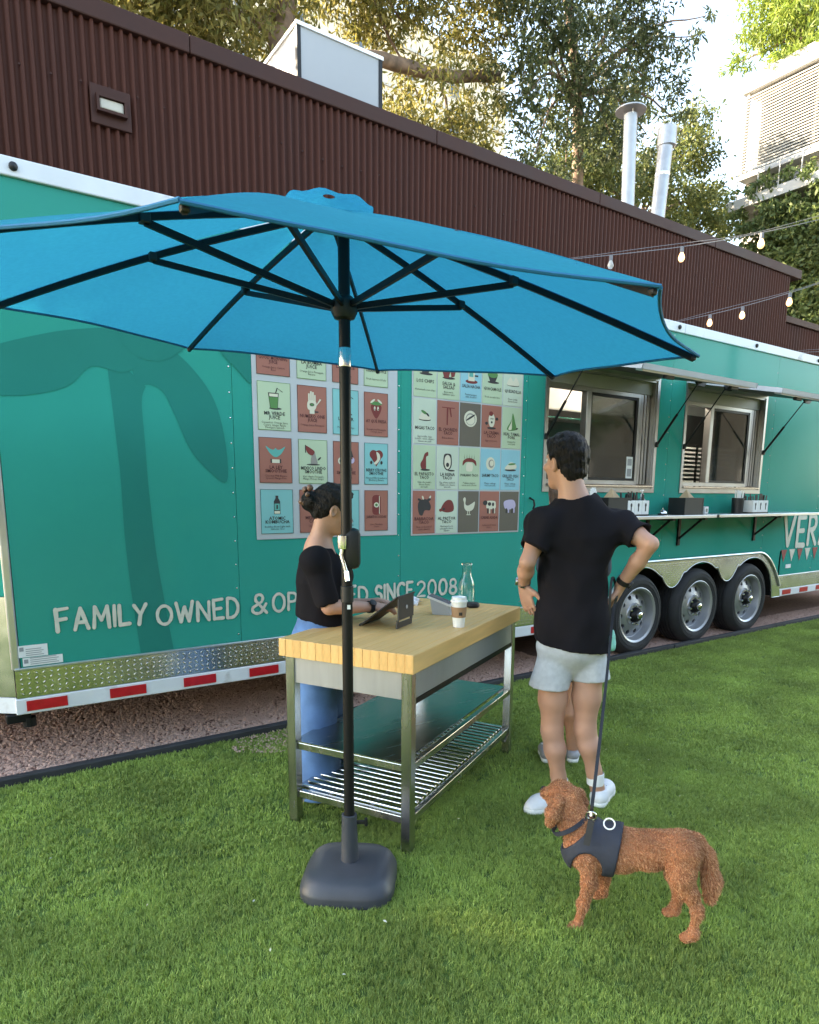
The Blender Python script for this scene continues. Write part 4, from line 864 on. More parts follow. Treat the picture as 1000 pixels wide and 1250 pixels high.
ICON = {
 'glass': [(0, E_(.55, .12, .3, .05)), (0, [(.22, .78), (.72, .78), (.66, .1), (.3, .1)]), (1, [(.26, .6), (.69, .6), (.64, .13), (.32, .13)]), (2, [(.27, .74), (.68, .74), (.67, .62), (.28, .62)]), (0, [(.55, .78), (.60, .78), (.68, 1.0), (.63, 1.0)]), (0, [(.63, 1.0), (.68, .96), (.9, .82), (.9, .86)])],
 'hand': [(2, catmull([(.3, .2), (.25, .45), (.35, .6), (.62, .6), (.72, .45), (.62, .2)], 4, True)), (2, R_(.3, .5, .38, .9)), (2, R_(.4, .5, .48, 1.0)), (2, R_(.5, .5, .58, .97)), (2, R_(.6, .5, .67, .85)), (2, [(.66, .35), (.74, .42), (.95, .66), (.88, .7)]), (0, E_(.48, .42, .12, .07)), (1, E_(.48, .42, .08, .045)), (2, R_(.36, .02, .6, .2)), (0, R_(.6, .08, .8, .14))],
 'berry': [(3, catmull([(.5, .02), (.25, .35), (.2, .6), (.35, .72), (.65, .72), (.8, .6), (.75, .35)], 4, True)), (1, E_(.5, .74, .34, .09)), (2, E_(.3, .84, .16, .05, a=.6)), (2, E_(.7, .84, .16, .05, a=-.6)), (2, E_(.41, .5, .05, .1)), (2, E_(.6, .5, .05, .1)), (0, E_(.42, .46, .02, .04)), (0, E_(.61, .46, .02, .04))],
 'bird': [(6, catmull([(.02, .85), (.2, .55), (.38, .4), (.5, .36), (.62, .4), (.8, .55), (.98, .85), (.75, .72), (.58, .7), (.5, .78), (.42, .7), (.25, .72)], 4, True)), (2, R_(.3, .1, .7, .26)), (0, R_(.24, .1, .31, .28)), (0, R_(.69, .1, .76, .28))],
 'hat': [(5, catmull([(.38, .1), (.42, .5), (.55, .72), (.66, .4), (.72, .1)], 4, True)), (3, catmull([(.1, .95), (.2, .62), (.45, .5), (.58, .68), (.4, .82)], 4, True)), (0, R_(.08, .62, .13, .98)), (0, E_(.82, .36, .12, .04, a=.7)), (0, E_(.5, .08, .36, .035))],
 'heart': [(3, E_(.34, .68, .24, .22)), (3, E_(.66, .68, .24, .22)), (3, [(.12, .62), (.88, .62), (.5, .08)]), (2, catmull([(.5, .8), (.68, .7), (.72, .45), (.5, .2), (.35, .25), (.55, .45)], 4, True)), (0, E_(.2, .28, .07, .09)), (0, E_(.8, .28, .07, .09))],
 'kombucha': bottle(0, 6) + [(2, R_(.36, .12, .64, .24))],
 'can': [(3, catmull([(.3, .05), (.26, .5), (.3, .95), (.72, .95), (.76, .5), (.72, .05)], 4, True)), (2, R_(.66, .05, .70, .95)), (2, E_(.5, .5, .15, .13)), (1, E_(.5, .5, .08, .07))],
 'cola': bottle(3, 2), 'bike': [(2, E_(.22, .3, .18, .18)), (0, E_(.22, .3, .1, .1)), (4, E_(.8, .35, .16, .16)), (3, R_(.25, .4, .85, .52)), (0, [(.5, .5), (.9, .5), (.8, .8), (.55, .8)])],
 'orange': [(2, E_(.5, .4, .3, .3)), (1, E_(.62, .75, .14, .06, a=.5))], 'sun': [(2, E_(.5, .45, .25, .25)), (3, E_(.5, .45, .16, .16))],
 'chips': bowl(2), 'salsa': [(0, E_(.5, .15, .4, .06)), (3, [(.08, .5), (.6, .5), (.48, .15), (.2, .15)]), (3, [(.6, .5), (.95, .6), (.85, .25), (.65, .2)]), (2, E_(.34, .5, .24, .08))], 'cup': [(3, E_(.52, .12, .4, .1)), (2, R_(.3, .15, .72, .9)), (3, E_(.5, .9, .2, .08)), (0, R_(.72, .38, .95, .46)), (6, R_(.36, .35, .62, .6))], 'guac': bowl(1), 'ques': [(0, E_(.5, .2, .45, .06)), (2, catmull([(.05, .22), (.3, .6), (.5, .4), (.7, .62), (.95, .24), (.5, .18)], 4, True))],
 'migas': taco(2), 'dogs': [(3, R_(.1, .92, .9, .96)), (3, [(.4, .95), (.5, .95), (.47, .1), (.4, .1)]), (3, [(.55, .95), (.65, .95), (.72, .5), (.66, .5)])], 'plate': [(2, E_(.5, .5, .42, .4, 22)), (5, E_(.5, .48, .32, .30, 22)), (2, E_(.5, .46, .28, .25, 22)), (0, E_(.5, .56, .36, .05, a=.5))],
 'egg': [(2, E_(.5, .52, .22, .36)), (3, E_(.45, .85, .14, .12)), (0, E_(.5, .12, .3, .06)), (0, E_(.15, .35, .1, .08)), (0, E_(.85, .6, .1, .08)), (0, E_(.45, .6, .03, .05)), (0, E_(.57, .6, .03, .05)), (0, E_(.5, .42, .06, .06))],
 'tamal': [(0, E_(.6, .15, .38, .07, a=.15)), (1, catmull([(.15, .12), (.45, .6), (.55, .98), (.72, .55), (.8, .15)], 4, True)), (2, catmull([(.25, .14), (.45, .5), (.5, .75), (.5, .4), (.48, .13)], 4, True))],
 'pepper': [(3, catmull([(.35, .1), (.25, .35), (.4, .6), (.5, .85), (.7, .95), (.72, .78), (.6, .7), (.6, .4), (.58, .1)], 4, True)), (0, E_(.55, .08, .3, .05))],
 'avocado': [(0, catmull([(.5, .08), (.25, .3), (.25, .75), (.35, .9), (.65, .9), (.75, .75), (.75, .3)], 4, True)), (2, catmull([(.5, .14), (.32, .32), (.32, .7), (.5, .85), (.68, .7), (.68, .32)], 4, True)), (0, E_(.5, .36, .1, .11)), (0, E_(.75, .08, .22, .04))],
 'crown': [(3, catmull([(.05, .35), (.1, .62), (.5, .75), (.9, .62), (.95, .35), (.75, .52), (.5, .55), (.25, .52)], 4, True)), (2, catmull([(.3, .1), (.3, .45), (.5, .52), (.7, .45), (.68, .1)], 4, True))] + [(0, [(.14 + .16 * k, .7), (.17 + .16 * k, .7), (.15 + .165 * k, .95)]) for k in range(5)],
 'shrimp': [(2, E_(.5, .5, .32, .34)), (5, E_(.55, .5, .2, .22)), (2, E_(.58, .52, .14, .15))], 'fish': [(0, E_(.5, .2, .42, .06)), (2, catmull([(.1, .25), (.3, .5), (.55, .62), (.9, .5), (.85, .28)], 4, True)), (1, E_(.6, .52, .28, .05, a=.1))],
 'bull': [(0, catmull([(.2, .75), (.12, .5), (.2, .12), (.4, .05), (.55, .3), (.85, .3), (.92, .5), (.75, .78), (.5, .85)], 4, True)), (2, E_(.42, .92, .05, .1, a=.4)), (2, E_(.85, .92, .05, .12, a=-.5)), (0, E_(.78, .82, .14, .07, a=.4)), (0, E_(.22, .82, .12, .06, a=-.4))],
 'roast': [(3, catmull([(.12, .3), (.25, .6), (.5, .8), (.8, .78), (.95, .5), (.9, .25), (.5, .18)], 4, True)), (3, E_(.1, .3, .1, .08)), (0, E_(.3, .35, .08, .06))],
 'hen': [(2, catmull([(.12, .85), (.22, .95), (.3, .85), (.28, .6), (.45, .52), (.7, .62), (.92, .72), (.85, .4), (.68, .26), (.4, .24), (.22, .4), (.18, .7)], 4, True)), (2, R_(.42, .05, .46, .28)), (2, R_(.54, .05, .58, .28)), (2, R_(.36, .03, .64, .07))],
 'cow': [(2, catmull([(.3, .75), (.85, .75), (.95, .6), (.9, .35), (.35, .35), (.28, .55)], 4, True)), (0, E_(.2, .66, .16, .13)), (0, E_(.5, .6, .12, .1)), (0, E_(.75, .58, .08, .1)), (0, R_(.35, .1, .44, .38)), (2, R_(.48, .1, .56, .38)), (0, R_(.72, .1, .8, .38)), (2, R_(.84, .1, .9, .38))],
 'pig': [(4, catmull([(.08, .6), (.15, .75), (.45, .82), (.8, .8), (.95, .6), (.9, .38), (.5, .3), (.2, .34)], 4, True)), (0, R_(.24, .1, .34, .36)), (4, R_(.4, .12, .5, .36)), (0, R_(.66, .1, .76, .36)), (4, R_(.8, .12, .9, .36))]}
def card(parent, x0, x1, z0, z1, base, icon, title, body, y, iy=(.40, .88), split=None):
    c = MB().span(x0, x1, y - .003, y, z0, z1).build('menu_card', base, parent); w, h = x1 - x0, z1 - z0
    if icon:
        mb = MB(); s = min(w * .74, h * (iy[1] - iy[0]) * 1.02); ox = (x0 + x1) / 2 - s / 2; oz = z0 + h * (iy[0] + iy[1]) / 2 - s / 2
        for k, (ci, poly) in enumerate(ICON[icon]):
            mb.mi = ci; mb.add([(ox + p[0] * s, y - .0036 - k * .00025, oz + p[1] * s) for p in poly], [tuple(range(len(poly)))])
        stuff(mb.build('card_picture', INK, c))
    tm = MB()
    if title:
        v, f = text_geom(title, h * .105, .0006, 'CENTER', 1, 1.0, .78); xs_ = [p[0] for p in v]; sc = min(1, w * .86 / (max(xs_) - min(xs_)))
        tm.add([((x0 + x1) / 2 + p[0] * sc, y - .0042, z0 + h * .315 + p[1] * min(1, sc * 1.25)) for p in v], f)
    if body:
        v, f = text_geom(body, h * .062, .0, 'CENTER', 1, 1.0, .85); xs_ = [p[0] for p in v]; sc = min(1, w * .9 / (max(xs_) - min(xs_)))
        tm.add([((x0 + x1) / 2 + p[0] * sc, y - .0042, z0 + h * .14 + p[1] * min(1, sc * 1.2)) for p in v], f)
    ink = 'ink_red' if base == 'card_rust' else 'ink'
    if base == 'card_rust': ink = 'ink_wine' if 'ink_wine' in MATS else (mat('ink_wine', (.09, .018, .016), .7) and 'ink_wine')
    if tm.v: stuff(tm.build('card_print', ink, c))
    if split:  # thin dark outline
        o = MB(); fr(o, x0, x1, z0, z1, y - .0042, y - .0032, .0022); o.build('card_outline', 'ink_green' if 'green' in base else 'ink', c)
YP = YW - .006
P1 = thing('drinks_menu_poster', 'pale drinks menu poster of spaced picture cards stuck on the trailer', 'poster', (2.13, YW, 1.26))
px0, px1, pz0, pz1 = 1.605, 2.665, 1.255, 2.72
MB().span(px0, px1, YP, YP + .004, pz0, pz1).build('poster_sheet', 'poster_sheet', P1)
cols1 = [(1.635, 1.855), (1.903, 2.110), (2.155, 2.350), (2.395, 2.585)]
cols1 = [(a * 1.0 + .0, b) for a, b in cols1]; rows1 = [(1.29, 1.57), (1.61, 1.89), (1.935, 2.225), (2.265, 2.555)]
G, RU, TE, BR, MI, BL = 'card_green', 'card_rust', 'card_teal', 'card_brown', 'card_mint', 'card_blue'
D1 = [[(TE, 'kombucha', 'ATOMIC\nKOMBUCHA', 'Buddhas Brew Light with\nhibiscus 16oz'), (RU, 'cola', 'MEXICAN\nCOKE', 'Glass bottle'), (TE, 'sun', 'AGUA\nFRESCA', 'Fruit of the day'), (RU, 'can', 'JARRITOS SODAS', 'Lime Mandarin\nGuava')],
      [(RU, 'bird', 'LA LEY\nSMOOTHIE', 'Coconut Milk Banana\nSpinach Mango Pina'), (G, 'hat', 'MEXICO LINDO\nSMOOTHIE', 'Kale Apple Pineapple\nMango Honey Ginger'), (RU, 'bike', 'LA BICI\nSMOOTHIE', 'Orange Juice\nStrawberry'), (TE, 'heart', 'BERRY STRONG\nSMOOTHIE', 'Almond Milk Strawberry\nBlueberry Banana')],
      [(G, 'glass', 'MR VERDE\nJUICE', 'Cucumber Orange Juice\nCelery Ginger Apple\nPineapple Spinach'), (RU, 'hand', 'NUMERO ONE\nJUICE', 'Orange Juice Pineapple'), (TE, 'glass', 'LA FLOR\nJUICE', 'Pineapple Orange'), (RU, 'berry', 'AY QUE FRESA', 'Strawberry Pineapple\nOrange Juice')],
      [(RU, 'sun', 'GOOD MORNING\nJUICE', 'Orange Juice Carrot\nBeet'), (G, 'orange', 'LA BOMBA\nJUICE', 'Orange Juice Pineapple\nBanana'), (RU, 'berry', 'LA DULCE\nJUICE', 'Orange Juice'), (G, 'orange', 'ORANGE JUICE', 'Fresh Squeezed Daily')]]
for (za, zb), row in zip(rows1, D1):
    for (xa_, xb_), (b_, ic, ti, bo) in zip(cols1, row): card(P1, xa_, xb_, za, zb, b_, ic, ti, bo, YP, split=True)
P2 = thing('taco_menu_poster', 'taco menu poster with rows of coloured cards touching each other on the trailer', 'poster', (3.3, YW, 1.24))
qx0, qx1, qz0 = 2.79, 3.86, 1.245; ch_, cw_ = .325, (qx1 - qx0 - .012) / 5
MB().span(qx0, qx1, YP, YP + .004, qz0, qz0 + 4 * ch_ + .012).build('poster_sheet', 'poster_sheet', P2)
D2 = [[(RU, 'bull', 'BARBACOA\nTACO', 'Slow cooked beef\nonion cilantro'), (MI, 'roast', 'AL PASTOR\nTACO', 'Marinated pork\npineapple onion\ncilantro'), (BR, 'hen', '', ''), (RU, 'cow', 'CARNE ASADA', 'Grilled beef onion\ncilantro'), (BR, 'pig', '', '')],
      [(G, 'pepper', 'EL PAPASITO\nTACO', 'Chipotle potato\ncheese beans\navocado'), (MI, 'avocado', 'LA REINA\nTACO', 'Egg whites spinach\nmushroom cheese\navocado'), (G, 'crown', 'POBLANO TACO', 'Poblano pepper\nonion corn cheese'), (BL, 'shrimp', 'SHRIMP TACO', 'Mango cabbage\nonion avocado'), (BL, 'fish', 'GRILLED FISH\nTACO', 'Mango cabbage\nonion avocado')],
      [(MI, 'migas', 'MIGAS TACO', 'Egg tortilla chips\ntomato onion cilantro\ncheese avocado'), (RU, 'dogs', 'EL CHORIZO\nTACO', 'Beans chorizo'), (BR, 'plate', '', ''), (RU, 'egg', 'LA CREMA\nTACO', 'Eggs and bacon'), (G, 'tamal', 'REAL TAMAL\nPORK', 'Steamed in\ncorn husk')],
      [(G, 'chips', 'LOS CHIPS', 'Homemade corn chips'), (G, 'salsa', 'SALSA &\nSALSAS', 'Roja verde\nhabanero pico'), (BL, 'cup', 'SALSA NACHA', 'Peanut pepper\nchile de arbol'), (G, 'guac', 'GUACAMOLE', 'Fresh avocado lime'), (MI, 'ques', 'QUESADILLA', 'Flour tortilla\ncheese beans')]]
for j, row in enumerate(D2):
    for i, (b_, ic, ti, bo) in enumerate(row):
        xa_ = qx0 + .012 + i * cw_; za = qz0 + .012 + j * ch_; card(P2, xa_, xa_ + cw_ - .012, za, za + ch_ - .012, b_, ic, ti, bo, YP)

# ================================================================== THINGS ON THE SHELF
ZS = 1.3655
def shelf_x(px): return ony(px, 622, YW - .17)[0]
mat('napkin', (.50, .36, .22), .8, var=(9, .1)); mat('lid_white', (.82, .82, .82), .4)
def napkin_box(px, label):
    x = shelf_x(px); o = thing('napkin_dispenser', label, 'napkin box', (x, YW - .17, ZS)); w = .15
    b = MB(); fr(b, x - w, x + w, ZS + .001, ZS + .16, YW - .27, YW - .09, .012); b.span(x - w + .013, x + w - .013, YW - .10, YW - .091, ZS + .013, ZS + .147).span(x - w + .013, x + w - .013, YW - .268, YW - .26, ZS + .013, ZS + .147); b.build('case', 'black_plastic', o)
    b = MB(); b.add([(x - .05, YW - .24, ZS + .161), (x + .06, YW - .22, ZS + .161), (x + .05, YW - .12, ZS + .161), (x - .06, YW - .14, ZS + .161), (x - .01, YW - .18, ZS + .24), (x + .03, YW - .17, ZS + .225)], [(0, 1, 5, 4), (1, 2, 5), (2, 3, 4, 5), (3, 0, 4)]).build('napkin', 'napkin', o)
def cutlery_box(px, label, n=3):
    x = shelf_x(px); o = thing('cutlery_dispenser', label, 'cutlery box', (x, YW - .17, ZS))
    for k in range(n):
        a = x - .15 + k * .1; q = MB().span(a + .002, a + .098, YW - .27, YW - .09, ZS + .012, ZS + .135, .004).build('compartment', 'paper_white', o)
        MB().span(a + .042, a + .056, YW - .2712, YW - .2702, ZS + .04, ZS + .085).add(*[[(a + .049 + .013 * math.cos(t), YW - .2712, ZS + .095 + .018 * math.sin(t)) for t in [2 * math.pi * i / 10 for i in range(10)]], [tuple(range(10))]]).build('cutlery_mark', 'ink', q)
        for i in range(7):
            u, v = a + random.uniform(.015, .085), YW - random.uniform(.11, .25); MB().bar((u, v, ZS + .12), (u + random.uniform(-.015, .015), v, ZS + random.uniform(.17, .215)), .016, .006, (0, 1, 0)).build('cutlery', 'black_plastic', q)
    MB().span(x - .155, x + .155, YW - .275, YW - .085, ZS + .001, ZS + .0115).build('tray', 'black_plastic', o)
def straw_cup(px, label):
    x = shelf_x(px); o = thing('straw_holder', label, 'cup', (x, YW - .17, ZS))
    MB().lathe([(0, .001), (.055, .001), (.06, .16), (.055, .16), (.05, .01)], (x, YW - .17, ZS), n=20).build('cup', 'black_plastic', o, smooth=True)
    for i in range(14):
        t = random.uniform(0, 6.28); d = random.uniform(.0, .035); MB().tube([(x + d * math.cos(t), YW - .17 + d * math.sin(t), ZS + .05), (x + d * 1.5 * math.cos(t), YW - .17 + d * 1.5 * math.sin(t), ZS + random.uniform(.21, .25))], .006, 6).build('straw', 'lid_white', o)
napkin_box(745, 'black napkin dispenser with brown napkins beside the soap bottle on the shelf'); napkin_box(836, 'black napkin dispenser with a folded brown napkin at the hinge of the shelf')
cutlery_box(768, 'white cutlery dispenser of black utensils beside the soap bottle'); cutlery_box(917, 'white cutlery dispenser of black utensils beside the black straw cup at the shelf end')
straw_cup(722, 'black cup of white straws in front of the first serving window'); straw_cup(900, 'black cup of white straws at the far end of the shelf')
x = shelf_x(783); sp = thing('soap_bottle', 'clear pump bottle of hand sanitizer on the shelf', 'bottle', (x, YW - .17, ZS)); mat('clear_plastic', (.75, .80, .82), .15, transmission=.6)
MB().lathe([(0, .001), (.034, .001), (.036, .01), (.036, .12), (.03, .145), (.014, .16), (.014, .17)], (x, YW - .17, ZS), n=20).build('body', 'clear_plastic', sp, smooth=True)
MB().lathe([(.016, .168), (.016, .19), (.006, .195), (.006, .225), (0, .225)], (x, YW - .17, ZS), n=14).build('pump', 'lid_white', sp, smooth=True); MB().bar((x + .008, YW - .17, ZS + .228), (x - .045, YW - .19, ZS + .222), .014, .012).build('spout', 'lid_white', sp)
x = shelf_x(858); pt = thing('condiment_pot', 'small white pot beside a black one on the shelf', 'pot', (x, YW - .17, ZS)); MB().span(x - .03, x + .04, YW - .21, YW - .13, ZS + .001, ZS + .075, .006).build('body', 'paper_white', pt); MB().span(x - .01, x + .02, YW - .2108, YW - .2102, ZS + .02, ZS + .055).build('mark', 'ink_grey', pt)
x = shelf_x(848); pt = thing('sauce_pot', 'small black pot standing against the napkin dispenser', 'pot', (x, YW - .15, ZS)); MB().lathe([(0, .001), (.026, .001), (.03, .06), (.026, .06), (.022, .008)], (x, YW - .15, ZS), n=16).build('body', 'black_plastic', pt, smooth=True); MB().lathe([(.0305, .055), (.0315, .06), (.0305, .064)], (x, YW - .15, ZS), n=16).build('rim', 'black_metal', pt)
x = shelf_x(806); be = thing('service_bell', 'silver service bell on a black base on the shelf', 'bell', (x, YW - .2, ZS)); MB().lathe([(0, .001), (.045, .001), (.045, .014), (0, .016)], (x, YW - .2, ZS), n=20).build('base', 'black_plastic', be, smooth=True)
MB().lathe([(.038, .018), (.034, .036), (.018, .050), (0, .053)], (x, YW - .2, ZS), n=20).build('dome', 'bright_metal', be, smooth=True); MB().lathe([(.004, .05), (.004, .062), (.008, .064), (0, .07)], (x, YW - .2, ZS), n=10).build('plunger', 'bright_metal', be)

# ================================================================== UMBRELLA
UC = onz(427, 1048, .105); UX, UY = float(UC[0]), float(UC[1]); K_ = (CAMH - .105) / CAMH
UR, UZ, UTH, TAX, TAY = 1.34 * K_, CAMH + (2.153 - CAMH) * K_, math.radians(5.63), -.022, .101; UA = CAMH + (2.565 - CAMH) * K_
um = thing('patio_umbrella', 'large open turquoise patio umbrella on a black pole', 'umbrella', (UX, UY, 0))
def upt(r, a, z): x, y = r * math.cos(a), r * math.sin(a); return Vector((UX - .045 + x, UY + .018 + y, z + TAX * x + TAY * y))
def rib(i, t, dz=0.0):
    a = UTH + i * math.pi / 4; return upt(UR * t, a, UA + (UZ - UA) * (t + .10 * t * (t - 1) * -1 * -.6) + .016 * math.sin(math.pi * t) + dz)
NU, NV = 12, 14
for i in range(8):
    V = []; F = []
    for j in range(NV + 1):
        t = .02 + .98 * j / NV; A_ = rib(i, t); B_ = rib(i + 1, t)
        for k in range(NU + 1):
            s_ = k / NU; e = 4 * s_ * (1 - s_); p = A_.lerp(B_, s_); c = Vector((UX, UY, p.z)); p = p + (c - p) * (.038 * e * t ** 6) ; p.z += -.010 * e * math.sin(math.pi * min(1, t * 1.05)) + .003 * e * t ** 6
            p.z += .0035 * math.sin(9 * s_ + i) * math.sin(7 * t) ; V.append(p)
    for j in range(NV):
        for k in range(NU): q = j * (NU + 1) + k; F.append((q, q + 1, q + NU + 2, q + NU + 1))
    pn = MB().add(V, F).build('canopy_panel', 'canopy', um, smooth='all')
    MB().tube([v + Vector((0, 0, -.003)) for v in V[NV * (NU + 1):]], .0045, 6).build('hem', 'canopy_edge', pn, smooth=True)
    MB().tube([rib(i, t, -.006) for t in np.linspace(.03, 1, 14)], .003, 5).build('seam', 'canopy_edge', pn)
# raised vent cap
V = []; F = []
for j in range(7):
    for k in range(48):
        a = UTH + 2 * math.pi * k / 48; t = j / 6; r_ = .02 + .13 * t; V.append(upt(r_, a, UA + .038 - .034 * t + (.005 * (1 + math.sin(8 * (a - UTH) + 1.2)) * t ** 2)))
for j in range(6):
    for k in range(48): F.append((j * 48 + k, j * 48 + (k + 1) % 48, (j + 1) * 48 + (k + 1) % 48, (j + 1) * 48 + k))
MB().add(V, F).build('vent_cap', 'canopy', um, smooth='all')
ZR = CAMH + (2.235 - CAMH) * K_
MB().tube([(UX, UY, .10), (UX, UY, UA - .012)], .0205, 20).build('pole', 'black_metal', um, smooth=True)
MB().lathe([(.022, -.045), (.036, -.04), (.046, -.02), (.046, .015), (.03, .03), (.022, .035)], (UX, UY, ZR), n=24).build('runner', 'black_plastic', um, smooth=True)
MB().lathe([(.021, -.05), (.046, -.04), (.05, 0), (.021, .01)], tuple(upt(0, 0, UA - .02)), n=24).build('top_hub', 'black_plastic', um, smooth=True)
for i in range(8):
    rb_ = MB(); P = [rib(i, t, -.017) for t in np.linspace(.035, .985, 10)]
    for a, b in zip(P[:-1], P[1:]): rb_.bar(a, b + (b - a) * .03, .011, .019)
    R_o = rb_.build('rib', 'black_metal', um)
    MB().box(P[-1], (.018, .018, .016), None, .005).build('rib_tip', 'black_plastic', R_o)
    a = UTH + i * math.pi / 4; h_ = Vector((UX + .045 * math.cos(a), UY + .045 * math.sin(a), ZR)); m_ = rib(i, .50, -.03)
    MB().bar(h_, m_, .012, .02).build('strut', 'black_metal', um); MB().box(m_ + Vector((0, 0, .01)), (.03, .03, .03), None, .004).build('strut_joint', 'black_plastic', R_o)
zj = lambda py: float(Upright(UX, UY)(421, py)[2])
MB().lathe([(.0215, 0), (.0225, .004), (.0225, zj(425) - zj(448) - .004), (.0215, zj(425) - zj(448))], (UX, UY, zj(448)), n=24).build('joint_sleeve', 'bright_metal', um, smooth=True)
g_ = Upright(UX, UY); zc = zj(670)
ch2 = Vector(g_.e) ; cc = Vector((UX, UY, zc)) + Vector(g_.e) * .016 + Vector(g_.g) * .02
MB().box(cc, (.070, .085, .150), Matrix.Rotation(math.atan2(g_.e[1], g_.e[0]), 3, 'Z'), .022).build('crank_housing', 'black_plastic', um, smooth=True)
hb = Vector((UX, UY, zc)) - Vector(g_.e) * .016 - Vector(g_.g) * .024
MB().lathe([(.0, -.02), (.016, -.018), (.018, .0), (.018, .03), (0, .035)], tuple(hb + Vector((0, 0, .02))), n=16).build('crank_boss', 'bright_metal', um, smooth=True)
MB().tube([hb, hb + Vector(g_.e) * -.004 + Vector((0, 0, -.02)), hb + Vector(g_.e) * .014 + Vector(g_.g) * -.01 + Vector((0, 0, -.085))], .0075, 10).build('crank_arm', 'bright_metal', um, smooth=True)
MB().tube([hb + Vector(g_.e) * .014 + Vector((0, 0, -.08)) + Vector(g_.g) * -.01, hb + Vector(g_.e) * .018 + Vector((0, 0, -.115)) + Vector(g_.g) * -.02], .010, 10).build('crank_knob', 'bright_metal', um, smooth=True)
MB().lathe([(.0205, 0), (.024, .003), (.024, .06), (.0205, .063)], (UX, UY, zc - .2), n=20).build('pole_collar', 'black_plastic', um, smooth=True)
MB().box(Vector((UX, UY, zc - .215)) - Vector(g_.g) * .0215 + Vector(g_.e) * .006, (.012, .002, .016), Matrix.Rotation(math.atan2(g_.e[1], g_.e[0]), 3, 'Z')).build('pole_tag', 'paper_white', um)
# weighted base, a thing of its own
ub = thing('umbrella_base', 'black rounded square umbrella base standing on the lawn', 'umbrella base', (UX, UY, 0)); mat('base_plastic', (.040, .044, .054), .45, var=(10, .12), bump=(150, .08))
V = []; F = []; prof = [(1.0, .004), (1.0, .035), (.985, .045), (.955, .055), (.90, .075), (.80, .092), (.55, .100), (.12, .104)]; nn = 64
for (s_, z) in prof:
    for k in range(nn):
        t = 2 * math.pi * k / nn; p_ = 4.0; c, sn = math.cos(t), math.sin(t); r_ = .186 * s_ / (abs(c) ** p_ + abs(sn) ** p_) ** (1 / p_); a = t + math.radians(-38); V.append((UX + r_ * math.cos(a), UY + r_ * math.sin(a), z))
for j in range(len(prof) - 1):
    for k in range(nn): F.append((j * nn + k, j * nn + (k + 1) % nn, (j + 1) * nn + (k + 1) % nn, (j + 1) * nn + k))
F.append(tuple((len(prof) - 1) * nn + k for k in range(nn))); MB().add(V, F).build('weight', 'base_plastic', ub, smooth='all')
MB().lathe([(.036, .1), (.034, .13), (.030, .28), (.030, .295), (.027, .297), (.0225, .297)], (UX, UY, 0), n=24).build('sleeve', 'base_plastic', ub, smooth=True)
MB().bar(Vector((UX, UY, .26)) + Vector(g_.e) * .03, Vector((UX, UY, .26)) + Vector(g_.e) * .062, .012, .012).box(Vector((UX, UY, .26)) + Vector(g_.e) * .066, (.012, .012, .036), None, .004).build('clamp_knob', 'black_plastic', ub)

# ================================================================== TABLE
TF = np.array([1.512, 2.168]); tu = np.array([.882, .471]); tv = np.array([-.471, .882]); TL, TWd, TH = 1.38, .69, .90
TR = Matrix.Rotation(math.atan2(tu[1], tu[0]), 3, 'Z')
def T(a, b, z): p = TF + tu * a + tv * b; return Vector((p[0], p[1], z))
tb = thing('steel_table', 'steel table with thick bamboo top and slatted lower shelf', 'table', tuple(T(TL / 2, TWd / 2, 0)))
def tbox(name, a0, a1, b0, b1, z0, z1, m, parent=tb, bev=.0): return MB().box(T((a0 + a1) / 2, (b0 + b1) / 2, (z0 + z1) / 2), (a1 - a0, b1 - b0, z1 - z0), TR, bev).build(name, m, parent)
ns_ = 17; sw = TWd / ns_
for i in range(ns_):
    st_ = MB().box((0, 0, 0), (TL - .002 * (i % 2), sw - .0006, .082 - .0006 * ((i * 7) % 3)), None, .0016 if 0 < i < ns_ - 1 else .004).build('bamboo_strip', 'bamboo')
    st_.location = T(TL / 2, (i + .5) * sw, TH - .041); st_.rotation_euler = (0, 0, math.atan2(tu[1], tu[0])); st_.parent = tb; st_.matrix_parent_inverse = parent_inv(tb)
lg = .048
for (a, b) in ((.02, .02), (TL - .02 - lg, .02), (.02, TWd - .02 - lg), (TL - .02 - lg, TWd - .02 - lg)):
    l_ = tbox('leg', a, a + lg, b, b + lg, .012, TH - .083, 'stainless', tb, .004); tbox('foot', a + .006, a + lg - .006, b + .006, b + lg - .006, 0, .0118, 'black_plastic', l_)
for (n_, a0, a1, b0, b1) in (('apron', .069, TL - .069, .028, .042), ('apron', .069, TL - .069, TWd - .042, TWd - .028), ('apron', .028, .042, .069, TWd - .069), ('apron', TL - .042, TL - .028, .069, TWd - .069)): tbox(n_, a0, a1, b0, b1, TH - .205, TH - .084, 'brushed')
tbox('under_rail', .069, TL - .069, .032, .064, TH - .235, TH - .2105, 'black_metal'); 
sf = tbox('solid_shelf', .030, TL - .030, .072, TWd - .072, .405, .412, 'stainless')
for (a0, a1, b0, b1) in ((.0685, TL - .0685, .030, .060), (.0685, TL - .0685, TWd - .060, TWd - .030), (.034, .064, .0685, TWd - .0685), (TL - .064, TL - .034, .0685, TWd - .0685)):
    tbox('shelf_rail', a0, a1, b0, b1, .37, .404, 'stainless', tb, .003)
    tbox('shelf_rail', a0, a1, b0, b1, .13, .165, 'stainless', tb, .003)
for i in range(27):
    a = .085 + i * (TL - .17) / 26; MB().bar(T(a, .062, .172), T(a, TWd - .062, .172), .022, .012, (0, 0, 1), .003).build('shelf_slat', 'bright_metal', tb)
for b_ in (TWd * .35, TWd * .68): tbox('slat_support', .07, TL - .07, b_ - .012, b_ + .012, .145, .164, 'stainless')
